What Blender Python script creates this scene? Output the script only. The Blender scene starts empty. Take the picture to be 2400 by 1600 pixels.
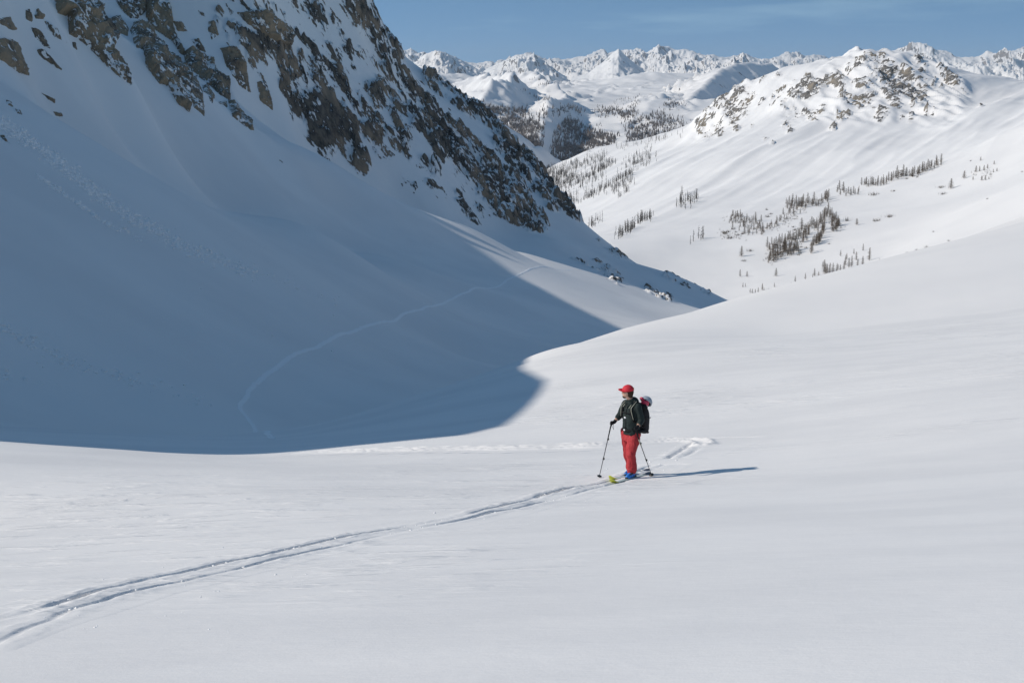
import bpy, bmesh, math, random
import numpy as np
from mathutils import Vector, Matrix
R = math.radians
scene = bpy.context.scene
COL = scene.collection
random.seed(7)
rng = np.random.default_rng(11)

# ------------------------------------------------------------------ camera, sky, sun, exposure
FPX = 3000.0                       # focal length in photo pixels (2400 x 1600)
PITCH = R(11.68)
CP, SP = math.cos(PITCH), math.sin(PITCH)
cam_data = bpy.data.cameras.new('camera')
cam_data.lens = 36.0 * FPX / 2400.0
cam_data.sensor_width = 36.0
cam_data.clip_start = 0.3
cam_data.clip_end = 90000.0
cam = bpy.data.objects.new('camera', cam_data)
COL.objects.link(cam)
cam.location = (0, 0, 0)
cam.rotation_euler = (R(90) - PITCH, 0, 0)
scene.camera = cam

HAZE = 3.0e-5
SUN_EL = R(33.4)
TANE = math.tan(SUN_EL)
world = bpy.data.worlds.new('World')
scene.world = world
world.use_nodes = True
wn, wl = world.node_tree.nodes, world.node_tree.links
for n in list(wn): wn.remove(n)
w_out = wn.new('ShaderNodeOutputWorld')
w_bg = wn.new('ShaderNodeBackground')
w_sky = wn.new('ShaderNodeTexSky')
w_sky.sky_type = 'NISHITA'
w_sky.sun_disc = False
w_sky.sun_elevation = SUN_EL
w_sky.sun_rotation = R(-90)
w_sky.altitude = 2600
w_sky.air_density = 1.0
w_sky.dust_density = 0.0
w_sky.ozone_density = 1.5
w_tc = wn.new('ShaderNodeTexCoord')
w_map = wn.new('ShaderNodeMapping')
w_map.inputs['Location'].default_value = (0, 0, 0.30)
w_map.inputs['Scale'].default_value = (1, 1, 2.8)
wl.new(w_tc.outputs['Generated'], w_map.inputs['Vector'])
w_nrm = wn.new('ShaderNodeVectorMath'); w_nrm.operation = 'NORMALIZE'
wl.new(w_map.outputs[0], w_nrm.inputs[0])
wl.new(w_nrm.outputs[0], w_sky.inputs['Vector'])
# thin cirrus, the same all round the sky
w_n = wn.new('ShaderNodeTexNoise'); w_n.inputs['Scale'].default_value = 2.6; w_n.inputs['Detail'].default_value = 7
w_n.inputs['Roughness'].default_value = 0.55
w_m2 = wn.new('ShaderNodeMapping'); w_m2.inputs['Scale'].default_value = (1.5, 1.0, 16.0)
w_m2.inputs['Location'].default_value = (0.35, 0.0, 0.55)
wl.new(w_tc.outputs['Generated'], w_m2.inputs['Vector']); wl.new(w_m2.outputs[0], w_n.inputs['Vector'])
w_r = wn.new('ShaderNodeMapRange')
w_r.inputs['From Min'].default_value = 0.60; w_r.inputs['From Max'].default_value = 0.85
w_r.inputs['To Min'].default_value = 0.0; w_r.inputs['To Max'].default_value = 0.16
wl.new(w_n.outputs[0], w_r.inputs['Value'])
w_mix = wn.new('ShaderNodeMix'); w_mix.data_type = 'RGBA'
wl.new(w_r.outputs[0], w_mix.inputs['Factor'])
wl.new(w_sky.outputs[0], w_mix.inputs['A'])
w_mix.inputs['B'].default_value = (7.0, 7.6, 8.2, 1)
w_tint = wn.new('ShaderNodeMix'); w_tint.data_type = 'RGBA'; w_tint.blend_type = 'MULTIPLY'; w_tint.inputs['Factor'].default_value = 1.0
wl.new(w_mix.outputs['Result'], w_tint.inputs['A']); w_tint.inputs['B'].default_value = (0.82, 1.01, 0.94, 1)
wl.new(w_tint.outputs['Result'], w_bg.inputs['Color'])
w_bg.inputs["Strength"].default_value = 0.178
wl.new(w_bg.outputs[0], w_out.inputs[0])

sun_data = bpy.data.lights.new('sun', 'SUN')
sun_data.energy = 3.42
sun_data.angle = R(0.5)
sun_data.color = (1.0, 0.95, 0.875)
sun = bpy.data.objects.new('sun', sun_data)
COL.objects.link(sun)
SUNV = Vector((-math.cos(SUN_EL), 0.0, math.sin(SUN_EL)))     # towards the sun
sun.rotation_euler = SUNV.to_track_quat('Z', 'Y').to_euler()
sun.location = (-60, 0, 60)

scene.view_settings.view_transform = 'Standard'
scene.view_settings.look = 'None'
scene.view_settings.gamma = 1.0
scene.view_settings.exposure = 0.02
scene.view_settings.use_curve_mapping = False
scene.cycles.use_denoising = True
scene.cycles.max_bounces = 8
scene.cycles.diffuse_bounces = 7
scene.cycles.glossy_bounces = 2
scene.cycles.transparent_max_bounces = 4

# ------------------------------------------------------------------ small helpers
def pix(u, v):
    """photo pixel -> (x/y, z/y) of its line of sight"""
    u = np.asarray(u, float); v = np.asarray(v, float)
    xr = (u - 1200.0) / FPX; yr = (800.0 - v) / FPX
    y = CP + yr * SP
    return xr / y, (-SP + yr * CP) / y

def unpix(a, s):
    """(x/y, z/y) -> photo pixel"""
    d = CP - s * SP
    return 1200 + FPX * a / d, 800 - FPX * (SP + s * CP) / d

def pt(u, v, Y):
    a, s = pix(u, v)
    return np.array([a * Y, Y + 0 * a, s * Y])

def _hash(ix, iy, iz, seed):
    h = (ix.astype(np.int64) * 374761393 + iy.astype(np.int64) * 668265263 + iz.astype(np.int64) * 2147483647 + seed * 1274126177) & 0xFFFFFFFF
    h = ((h ^ (h >> 13)) * 1274126177) & 0xFFFFFFFF
    h = ((h ^ (h >> 16)) * 2246822519) & 0xFFFFFFFF
    return (h ^ (h >> 15)) & 0xFFFFFFFF

_G = np.array([[1,1,0],[-1,1,0],[1,-1,0],[-1,-1,0],[1,0,1],[-1,0,1],[1,0,-1],[-1,0,-1],
               [0,1,1],[0,-1,1],[0,1,-1],[0,-1,-1],[1,1,0],[-1,1,0],[0,-1,1],[0,-1,-1]], np.float32)

def noise3(x, y, z, seed=0):
    """gradient noise, about -1..1"""
    x = np.asarray(x, np.float64); y = np.asarray(y, np.float64); z = np.asarray(z, np.float64)
    x, y, z = np.broadcast_arrays(x, y, z)
    ix, iy, iz = np.floor(x), np.floor(y), np.floor(z)
    fx, fy, fz = (x - ix).astype(np.float32), (y - iy).astype(np.float32), (z - iz).astype(np.float32)
    ix, iy, iz = ix.astype(np.int64), iy.astype(np.int64), iz.astype(np.int64)
    w = lambda t: t * t * t * (t * (t * 6 - 15) + 10)
    wx, wy, wz = w(fx), w(fy), w(fz)
    def g(dx, dy, dz):
        k = _G[_hash(ix + dx, iy + dy, iz + dz, seed) & 15]
        return k[..., 0] * (fx - dx) + k[..., 1] * (fy - dy) + k[..., 2] * (fz - dz)
    def lx(dy, dz):
        p = g(0, dy, dz); return p + wx * (g(1, dy, dz) - p)
    def ly(dz):
        p = lx(0, dz); return p + wy * (lx(1, dz) - p)
    p = ly(0)
    return p + wz * (ly(1) - p)

def fbm(x, y, z, oct=4, seed=0, lac=2.03, gain=0.5):
    t = 0; a = 1; n = 0
    for o in range(oct):
        t = t + a * noise3(x, y, z, seed + o * 17); n += a
        x, y, z = x * lac + 11.3, y * lac + 4.7, z * lac + 7.9
        a *= gain
    return t / n

def ridged(x, y, z, oct=4, seed=0, lac=2.05, gain=0.55):
    t = 0; a = 1; n = 0; p = 1
    for o in range(oct):
        r = 1 - np.abs(noise3(x, y, z, seed + o * 31)) * 1.5
        r = np.clip(r, 0, 1) ** 2
        t = t + a * r * p; n += a
        p = np.clip(r * 1.4, 0, 1)
        x, y, z = x * lac + 3.1, y * lac + 8.7, z * lac + 1.9
        a *= gain
    return t / n

def sstep(a, b, x):
    t = np.clip((x - a) / (b - a), 0, 1)
    return t * t * (3 - 2 * t)

class TPS:
    """smoothing thin-plate spline s(a, q)"""
    def __init__(self, pts, lam=1e-4):
        p = np.array(pts, float)
        X, s = p[:, :2], p[:, 2]
        w = p[:, 3] if p.shape[1] > 3 else np.ones(len(p))
        n = len(X)
        K = self.k(X, X) + np.diag(lam / w)
        Pm = np.c_[np.ones(n), X]
        A = np.zeros((n + 3, n + 3)); A[:n, :n] = K; A[:n, n:] = Pm; A[n:, :n] = Pm.T
        c = np.linalg.solve(A, np.r_[s, 0, 0, 0])
        self.X, self.w, self.c = X, c[:n], c[n:]
    @staticmethod
    def k(A, B):
        d2 = ((A[:, None, :] - B[None, :, :]) ** 2).sum(-1)
        return 0.5 * d2 * np.log(d2 + 1e-12)
    def __call__(self, a, q):
        sh = np.shape(a)
        P = np.c_[np.ravel(a), np.ravel(q)]
        out = np.empty(len(P))
        for i in range(0, len(P), 20000):
            Q = P[i:i + 20000]
            out[i:i + 20000] = self.k(Q, self.X) @ self.w + self.c[0] + Q @ self.c[1:]
        return out.reshape(sh)

class Sheet:
    """height field z = y * s(x/y, ln y), tabulated once; looked up bilinearly"""
    def __init__(self, tps, a0, a1, y0, y1, na=340, nq=420, post=None):
        self.A = np.linspace(a0, a1, na); self.Q = np.linspace(math.log(y0), math.log(y1), nq)
        aa, qq = np.meshgrid(self.A, self.Q, indexing='ij')
        S = tps(aa, qq)
        if post is not None: S = post(aa, qq, S)
        self.S = S
    def s(self, a, q):
        fa = np.clip((a - self.A[0]) / (self.A[1] - self.A[0]), 0, len(self.A) - 1.001)
        fq = np.clip((q - self.Q[0]) / (self.Q[1] - self.Q[0]), 0, len(self.Q) - 1.001)
        i = fa.astype(int); j = fq.astype(int); fa = fa - i; fq = fq - j
        S = self.S
        # cubic (Catmull-Rom) in both directions keeps shading smooth
        def cr(p0, p1, p2, p3, t):
            return p1 + 0.5 * t * (p2 - p0 + t * (2 * p0 - 5 * p1 + 4 * p2 - p3 + t * (3 * (p1 - p2) + p3 - p0)))
        na, nq = S.shape
        rows = []
        for di in (-1, 0, 1, 2):
            ii = np.clip(i + di, 0, na - 1)
            rows.append(cr(S[ii, np.clip(j - 1, 0, nq - 1)], S[ii, j], S[ii, np.clip(j + 1, 0, nq - 1)], S[ii, np.clip(j + 2, 0, nq - 1)], fq))
        return cr(*rows, fa)
    def z(self, x, y):
        x = np.asarray(x, float); y = np.asarray(y, float)
        return y * self.s(x / y, np.log(y))
    def hit(self, u, v, ymin=None):
        """first point of the sheet on the line of sight of photo pixel (u, v)"""
        u = np.atleast_1d(np.asarray(u, float)); v = np.atleast_1d(np.asarray(v, float))
        a, s = pix(u, v)
        fa = np.clip((a - self.A[0]) / (self.A[1] - self.A[0]), 0, len(self.A) - 1.001)
        i = fa.astype(int); f = (fa - i)[:, None]
        prof = self.S[i] * (1 - f) + self.S[i + 1] * f
        ok = prof >= s[:, None]
        if ymin is not None: ok &= (self.Q >= math.log(ymin))[None, :]
        j = np.argmax(ok, axis=1)
        none = ~ok.any(axis=1)
        j = np.clip(j, 1, len(self.Q) - 1)
        k = np.arange(len(j))
        p0, p1 = prof[k, j - 1], prof[k, j]
        t = np.clip((s - p0) / np.where(np.abs(p1 - p0) < 1e-9, 1e-9, p1 - p0), 0, 1)
        q = self.Q[j - 1] + t * (self.Q[j] - self.Q[j - 1])
        # no crossing: the highest point of the profile
        if none.any():
            jm = np.argmax(prof, axis=1)
            q = np.where(none, self.Q[jm], q); s = np.where(none, prof[k, jm], s)
        Y = np.exp(q)
        return np.c_[a * Y, Y, s * Y]

def link(o, parent=None):
    COL.objects.link(o)
    if parent is not None: o.parent = parent
    return o

def mesh_from(name, V, Fq, mat=None, smooth=True, parent=None, attrs=None):
    """one mesh object from an (n,3) array and an (m,3|4) face array"""
    me = bpy.data.meshes.new(name)
    V = np.asarray(V, np.float32); Fq = np.asarray(Fq, np.int32)
    k = Fq.shape[1]
    me.vertices.add(len(V)); me.vertices.foreach_set('co', V.ravel())
    me.loops.add(Fq.size); me.loops.foreach_set('vertex_index', Fq.ravel())
    me.polygons.add(len(Fq)); me.polygons.foreach_set('loop_start', np.arange(0, Fq.size, k, dtype=np.int32))
    me.polygons.foreach_set('loop_total', np.full(len(Fq), k, np.int32))
    me.polygons.foreach_set('use_smooth', np.full(len(Fq), smooth, bool))
    for an, arr in (attrs or {}).items():
        at = me.attributes.new(an, 'FLOAT', 'POINT')
        at.data.foreach_set('value', np.asarray(arr, np.float32).ravel())
    me.update(calc_edges=True)
    me.validate()
    if mat: me.materials.append(mat)
    return link(bpy.data.objects.new(name, me), parent)

def grid_faces(nr, nc, keep=None):
    i = np.arange(nr * nc).reshape(nr, nc)
    F = np.stack([i[:-1, :-1], i[:-1, 1:], i[1:, 1:], i[1:, :-1]], -1)
    if keep is not None: F = F[keep]
    return F.reshape(-1, 4)

def grid_obj(name, X, Y, Z, mat, attrs=None, keep=None, smooth=True, parent=None):
    V = np.stack([X, Y, Z], -1).reshape(-1, 3)
    F = grid_faces(*X.shape, keep)
    if keep is not None:
        used = np.unique(F); remap = np.zeros(len(V), np.int64); remap[used] = np.arange(len(used))
        V = V[used]; F = remap[F]
        attrs = {k: np.ravel(a)[used] for k, a in (attrs or {}).items()}
    return mesh_from(name, V, F, mat, smooth, parent, attrs)

def tag(o, label=None, cat=None, group=None, kind=None):
    if label: o['label'] = label
    if cat: o['category'] = cat
    if group: o['group'] = group
    if kind: o['kind'] = kind
    return o

# ------------------------------------------------------------------ materials
class NT:
    def __init__(self, name):
        self.m = bpy.data.materials.new(name); self.m.use_nodes = True
        self.t = self.m.node_tree
        self.b = self.t.nodes['Principled BSDF']
    def n(self, typ, **kw):
        o = self.t.nodes.new(typ)
        for k, v in kw.items():
            if k.startswith('i_'): o.inputs[k[2:].replace('_', ' ')].default_value = v
            else: setattr(o, k, v)
        return o
    def l(self, a, b): self.t.links.new(a, b)
    def math(self, op, a, b=None, c=None, clamp=False):
        o = self.n('ShaderNodeMath', operation=op); o.use_clamp = clamp
        for i, x in enumerate((a, b, c)):
            if x is None: continue
            if hasattr(x, 'links'): self.l(x, o.inputs[i])
            else: o.inputs[i].default_value = x
        return o.outputs[0]
    def mix(self, f, a, b):
        o = self.n('ShaderNodeMix', data_type='RGBA')
        for k, x in (('Factor', f), ('A', a), ('B', b)):
            if hasattr(x, 'links'): self.l(x, o.inputs[k])
            elif k == 'Factor': o.inputs[k].default_value = x
            else: o.inputs[k].default_value = (*x, 1)
        return o.outputs['Result']
    def noise(self, scale, detail=4, rough=0.5, vec=None, dist=0.0):
        o = self.n('ShaderNodeTexNoise'); o.inputs['Scale'].default_value = scale
        o.inputs['Detail'].default_value = detail; o.inputs['Roughness'].default_value = rough
        o.inputs['Distortion'].default_value = dist
        if vec is not None: self.l(vec, o.inputs['Vector'])
        return o.outputs[0]
    def ramp(self, x, lo, hi):
        o = self.n('ShaderNodeMapRange', interpolation_type='SMOOTHSTEP')
        self.l(x, o.inputs['Value'])
        o.inputs['From Min'].default_value = lo; o.inputs['From Max'].default_value = hi
        return o.outputs[0]
    def pos(self, scale=(1, 1, 1), rot=(0, 0, 0)):
        g = self.n('ShaderNodeNewGeometry')
        mp = self.n('ShaderNodeMapping'); mp.inputs['Scale'].default_value = scale; mp.inputs['Rotation'].default_value = rot
        self.l(g.outputs['Position'], mp.inputs['Vector'])
        return mp.outputs[0]
    def bump(self, h, dist, strength=1.0):
        o = self.n('ShaderNodeBump'); o.inputs['Distance'].default_value = dist; o.inputs['Strength'].default_value = strength
        self.l(h, o.inputs['Height']); return o.outputs[0]
    def set(self, **kw):
        for k, v in kw.items():
            s = self.b.inputs[k.replace('_', ' ')]
            if hasattr(v, 'links'): self.l(v, s)
            elif isinstance(v, tuple): s.default_value = (*v, 1)
            else: s.default_value = v
        return self.m

SNOW = (0.89, 0.85, 0.81)

def snow_rock_mat(name, cell, rock_dark, rock_light, rock_warm, snow_bump=0.02, snow_scale=1.2, edge=0.5, axes=((.55, 0, -.83), (.83, 0, .55)), stretch=3.0, ledge=0.3, ledge_at=(.62, .9), warm_at=(.45, .62), crust=False):
    """snow with bare rock where the vertex attribute 'rock' is high; cell = size of the finest rock detail in metres;
    axes = the direction the rock bands run in and the one across; snow lies on ledges that face up"""
    k = NT(name)
    at = k.n('ShaderNodeAttribute', attribute_name='rock')
    g = k.n('ShaderNodeNewGeometry')
    def dot(v, s):
        o = k.n('ShaderNodeVectorMath', operation='DOT_PRODUCT'); k.l(g.outputs['Position'], o.inputs[0])
        o.inputs[1].default_value = tuple(x * s for x in v); return o.outputs['Value']
    cx_ = k.n('ShaderNodeCombineXYZ')
    k.l(dot(axes[0], 1 / stretch), cx_.inputs[0]); k.l(dot(axes[1], 1.0), cx_.inputs[1]); k.l(dot((0, 1, 0), .6), cx_.inputs[2])
    p = cx_.outputs[0]
    n1 = k.noise(1.0 / (cell * 2.5), 6, 0.66, p)
    n0 = k.noise(1.0 / (cell * 9), 5, 0.6, p)
    n2 = k.noise(1.0 / (cell * 22), 4, 0.55, p)
    nz = k.n('ShaderNodeSeparateXYZ'); k.l(g.outputs['Normal'], nz.inputs[0])
    v = k.math('ADD', at.outputs['Fac'], k.math('MULTIPLY', k.math('SUBTRACT', n1, 0.5), edge * 2.2))
    v = k.math('ADD', v, k.math('MULTIPLY', k.math('SUBTRACT', n0, 0.5), edge * 1.4))
    v = k.math('SUBTRACT', v, k.math('MULTIPLY', k.ramp(nz.outputs['Z'], *ledge_at), ledge))
    f = k.ramp(v, 0.47, 0.54)
    c = k.mix(k.ramp(n1, 0.38, 0.62), rock_dark, rock_light)
    c = k.mix(k.ramp(n2, *warm_at), c, rock_warm)
    c = k.mix(k.math('MULTIPLY', k.ramp(n0, .5, .35), .6), c, rock_dark)
    sn = k.noise(snow_scale, 5, 0.55, k.pos((0.5, 1, 1)))
    snc = k.mix(sn, (SNOW[0] - .02, SNOW[1] - .015, SNOW[2] - .01), (SNOW[0] + .02, SNOW[1] + .015, SNOW[2] + .01))
    dr = k.noise(snow_scale * .22, 4, .6, p if not crust else k.pos((.5, 1.4, 1)))
    snc = k.mix(k.ramp(dr, .38, .66), snc, (SNOW[0] - .065, SNOW[1] - .06, SNOW[2] - .052))
    col = k.mix(f, snc, c)
    hb = k.math('ADD', k.math('MULTIPLY', k.math('MULTIPLY', n1, f), cell * 2.0), k.math('MULTIPLY', k.math('MULTIPLY', sn, k.math('SUBTRACT', 1.0, f)), snow_bump))
    if crust:                                        # wind-rippled crust with small scabs and grain
        pw = k.pos((.75, 2.6, 1.0), (0, 0, .25))
        patch = k.ramp(k.noise(.16, 3, .5, k.pos((.5, 1, 1))), .45, .62)
        rip = k.ramp(k.noise(1.0, 4, .55, pw, .4), .46, .70)
        fine = k.noise(4.0, 5, .62, k.pos((.8, 1.7, 1)))
        grain = k.noise(45.0, 3, .6, k.pos())
        hb = k.math('ADD', hb, k.math('MULTIPLY', k.math('MULTIPLY', rip, patch), .034))
        hb = k.math('ADD', hb, k.math('MULTIPLY', fine, .009))
        hb = k.math('ADD', hb, k.math('MULTIPLY', grain, .0016))
    return k.set(Base_Color=col, Roughness=0.75, Specular_IOR_Level=0.2, Normal=k.bump(hb, 1.0))

def plain(name, col, rough=0.6, spec=0.4, var=0.0, scale=30.0, metal=0.0, bump=0.0):
    k = NT(name)
    c = col
    if var or bump:
        n = k.noise(scale, 4, 0.6)
        if var:
            c = k.mix(n, tuple(max(0, x * (1 - var)) for x in col), tuple(min(1, x * (1 + var)) for x in col))
        if bump: k.set(Normal=k.bump(n, bump))
    return k.set(Base_Color=c, Roughness=rough, Specular_IOR_Level=spec, Metallic=metal)
# ------------------------------------------------------------------ near ground: foreground slope, gully, left mountain
def ctl(rows):
    out = []
    for r in rows:
        a, s = pix(r[0], r[1])
        out.append((float(a), math.log(r[2]), float(s), r[3] if len(r) > 3 else 1.0))
    return out

GXL, GYL, CL = 0.65, 0.10, -28.0            # plane of the big left slope: z = CL - GXL x - GYL y
def left_plane_Y(u, v):
    a, s = pix(u, v)
    t = min(1, max(0, (u - 560) / 500)) * min(1, max(0, (760 - v) / 200))
    return CL / (s + GXL * a + GYL) * (1 + .26 * t)

rowsA = []
def fg_Y(u, v):                              # slope under the camera
    a, s = pix(u, v); return 1.7 / (0.26 - 0.06 * a - s - 0.0) if False else -1.7 / (s + 0.26 - 0.06 * a)
for v in (1600, 1480, 1360, 1250):
    for u in (-300, 0, 400, 800, 1200, 1600, 2000, 2400, 2700):
        rowsA.append((u, v, float(fg_Y(u, v)), .6))
rowsA += [(-200, 1150, 25, .6), (0, 1130, 25.5), (600, 1130, 25), (1000, 1130, 24.5), (1450, 1120, 24.0, 3), (1900, 1110, 22.5), (2400, 1100, 20.5),
          (0, 1034, 33.0), (440, 1063, 33.2), (574, 1064, 33.8), (900, 1037, 35.0), (1158, 1000, 37), (1245, 898, 47), (1640, 1035, 30), (2000, 1030, 27.5), (2400, 1000, 26),
          (1600, 900, 42), (2000, 880, 40), (2400, 850, 38), (1800, 780, 62), (2100, 720, 66), (2400, 680, 66),
          # crest of the foreground roll
          (1184, 867, 53), (1276, 823, 61), (1451, 773, 74), (1600, 739, 87), (1705, 712, 97), (1906, 656, 107), (2063, 612, 116), (2280, 554, 126), (2400, 515, 132), (2600, 440, 138)]
# behind the crest, out of sight: the ground falls into the gully
for u, v, Y in ((1276, 823, 61), (1451, 773, 74), (1600, 739, 87), (1705, 712, 97), (1906, 656, 107), (2063, 612, 116), (2280, 554, 126), (2400, 515, 132), (2600, 440, 138)):
    rowsA += [(u, v + 40, Y * 1.32), (u, v + 105, Y * 1.75, .5)]
rowsA += [(1300, 890, 120), (1451, 850, 190), (1600, 830, 250), (1800, 800, 330), (2100, 760, 400), (2400, 720, 450), (1700, 790, 420), (1900, 740, 560), (2300, 700, 650), (2500, 690, 800), (1800, 730, 700), (2100, 710, 760)]
# gully floor on the left
rowsA += [(631, 1024, 46), (300, 1015, 47), (0, 1000, 50), (800, 985, 58), (950, 932, 62), (1050, 905, 66), (1120, 890, 60),
          (-200, 1010, 44), (-500, 1010, 46)]
for u, v in ((0, 920), (300, 950), (560, 955), (700, 920), (0, 800), (200, 850), (400, 850), (600, 850), (800, 850), (950, 860), (0, 650), (250, 700),
             (500, 700), (750, 750), (1000, 800), (1100, 840), (0, 500), (300, 550), (600, 600), (850, 680), (1050, 740), (0, 380), (200, 420), (450, 480), (700, 520), (900, 600),
             (-200, 900), (-200, 750), (-200, 600), (-200, 450), (-300, 300), (-300, 1000)):
    rowsA.append((u, v, float(left_plane_Y(u, v))))
# sunlit spur and its crest lines
rowsA += [(1451, 768, 320), (1276, 677, 385), (1150, 760, 270), (1250, 800, 230), (1069, 557, 432), (1180, 600, 475), (1331, 622, 505), (1514, 677, 520), (1600, 711, 525), (1560, 715, 480), (1400, 700, 420), (1600, 738, 455)]
# the near snow cone's upper rim and the rock bands
rowsA += [(585, 330, 390), (700, 374, 402), (850, 430, 425), (980, 492, 440), (1082, 526, 452), (1150, 560, 470), (1215, 586, 490), (450, 250, 365), (300, 150, 320), (150, 60, 290), (0, 0, 265), (0, 150, 240), (100, 250, 265), (250, 300, 300), (400, 380, 330), (600, 400, 365), (800, 480, 400),
          (640, 200, 520), (760, 270, 535), (745, 320, 532), (715, 328, 526), (790, 362, 540), (690, 285, 515), (700, 345, 517), (780, 385, 535), (850, 405, 545), (930, 458, 552), (620, 290, 508), (860, 370, 548), (1000, 300, 590), (1000, 440, 560), (1100, 400, 605), (1200, 490, 612), (1140, 540, 575), (1300, 560, 575), (1350, 600, 565), (1500, 660, 570), (1450, 625, 590),
          (200, 0, 360), (400, 0, 425), (600, 0, 525), (700, 80, 560), (800, 0, 600), (850, 150, 610), (950, 230, 625)]
SKYA = [(830, -60, 610), (861, 0, 625), (899, 61, 655), (941, 143, 690), (1018, 180, 720), (1096, 238, 730), (1161, 286, 725), (1205, 335, 715), (1266, 415, 700), (1310, 469, 695), (1365, 517, 680), (1422, 568, 660), (1477, 615, 640), (1582, 646, 620), (1627, 663, 605), (1705, 712, 580)]
rowsA += [(u, v, Y, 2) for u, v, Y in SKYA]
for u, v, Y in SKYA:
    rowsA += [(u + 12, v + 35, Y * 1.10), (u + 40, v + 110, Y * 1.3, .5)]
# outside the frame
ptsA = ctl(rowsA)
for a in (-0.8, -1.4, -2.2):
    for Y, s in ((6, -1.7 / 6 - .26), (15, -1.7 / 15 - .26 + .02), (30, -.27)):
        ptsA.append((a, math.log(Y), s - .02 * a, .5))
    for Y in (90, 180, 350, 600, 850):
        ptsA.append((a, math.log(Y), CL / Y - GXL * max(a, -1.1) * .8 - GYL, .5))
for a in (0.9, 1.5, 2.2):
    for Y, s in ((6, -1.7 / 6 - .26 + .06 * a), (15, -.33), (30, -.22), (60, -.14), (130, -.09), (200, -.12), (400, -.14), (800, -.15)):
        ptsA.append((a, math.log(Y), s, .5))
for a in (-2, -1, -.5, 0, .5, 1, 2):
    ptsA.append((a, math.log(2.5), -1.7 / 2.5 - .26 + .06 * a, 1))
tpsA = TPS(ptsA, 3e-4)

# sun rays that just graze the ground along the edges of the shadow: k = z + x tan(el), constant along a ray at depth y
EDGE = [(0, 1034), (440, 1063), (574, 1064), (900, 1037), (1070, 1022), (1121, 1010), (1173, 1003), (1224, 949), (1245, 898), (1214, 870)]
S0 = Sheet(tpsA, -1.2, 1.2, 2.0, 950.0)
def klist(px):
    P = S0.hit([p[0] for p in px], [p[1] for p in px])
    return P[:, 1], P[:, 2] + TANE * P[:, 0]
ey, ek = klist(EDGE)
o = np.argsort(ey); ey, ek = ey[o], np.maximum.accumulate(ek[o])
lo_y, lo_k = klist([(1451, 773), (1344, 714), (1276, 677), (1208, 643), (1140, 598), (1069, 557)])
up_y, up_k = klist([(980, 486), (1082, 534), (1215, 588), (1331, 622), (1399, 646), (1514, 677)])
if __import__('os').environ.get('DBG'):
    print('edge', np.round(ey, 1), np.round(ek, 1)); print('lo', np.round(lo_y), np.round(lo_k, 1)); print('up', np.round(up_y), np.round(up_k, 1))
# crest of the mountain to the left of the frame, which throws the big shadow
KY = np.array([20, 31, *ey[:-1], 51.5, 61, 74, 87, 97, 110, 132, 150, 300, 318, 368, 386, 404, 427, 440, 470, 485, 497, 505, 515, 525, 540, 560, 600, 690, 715, 750])
KK = np.array([-32, -24, *ek[:-1], -11.5, -13, -12.5, -10.5, -9, -6, -4, 0, -10, -44, -53.9, -57.2, -61, -64, -66, -66, -66, -63, -58, -48, -32, 0, 40, 40, 30, -70, -140])
TEETH = [(433.5, 4.2, 1.3), (441, 5.5, 1.7), (451, 3.6, 1.6)]                     # pinnacles of the crest
def kcrest(y, teeth=False):
    k = np.interp(y, KY, KK)
    if teeth:
        for y0, h, w in TEETH: k = k + h * np.clip(1.6 - np.abs(y - y0) / w, 0, 1)
    return k
def crest_x(y): return -(0.42 * y + 26)

def fan(acols, yrows, sheet):
    aa, yy = np.meshgrid(acols, yrows)          # rows = y
    s = sheet.s(aa, np.log(yy))
    return aa, yy, s * yy

def postA(aa, qq, S):
    """left of the frame the ground stays below the rays that light the foreground and the spur"""
    Y = np.exp(qq); z = S * Y; x = aa * Y
    lim = kcrest(Y) - TANE * x - 2.0 - 0.014 * Y
    w = np.maximum(sstep(-0.13, -0.2, aa) * sstep(230, 300, Y), sstep(-0.44, -0.52, aa) * sstep(20, 26, Y))
    z2 = np.minimum(z, lim)
    z = z * (1 - w) + z2 * w
    z = z - 1.3 * np.maximum(0, Y - 738) * sstep(.2, .05, aa)
    return z / Y
SA = Sheet(tpsA, -1.2, 1.2, 2.0, 950.0, 400, 520, postA)

in_a = 0.437
def acols(n_in, a0, a1, n_out):
    return np.r_[np.linspace(a0, -in_a, n_out, endpoint=False), np.linspace(-in_a, in_a, n_in), np.linspace(in_a, a1, n_out + 1)[1:]]
def yrows(*segs):
    out = []
    for y0, y1, n in segs: out.append(np.exp(np.linspace(math.log(y0), math.log(y1), n, endpoint=False)))
    return np.r_[np.concatenate(out), segs[-1][1]]

M_SNOW = snow_rock_mat('snow', 0.25, (.05, .047, .043), (.16, .13, .10), (.22, .17, .12), snow_bump=.008, crust=True)
M_HILL = snow_rock_mat('hill_snow_and_rock', 1.15, (.085, .08, .075), (.235, .21, .185), (.30, .25, .19), snow_bump=.10, snow_scale=.08, axes=((.92, .1, .38), (-.38, 0, .92)), stretch=3.2, ledge=.22, ledge_at=(.6, .86), edge=.6)
M_FACE = snow_rock_mat('snow_and_rock', 0.62, (.05, .045, .041), (.18, .145, .11), (.33, .24, .165), snow_bump=.05, snow_scale=.25, edge=.82, ledge=.24)


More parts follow.
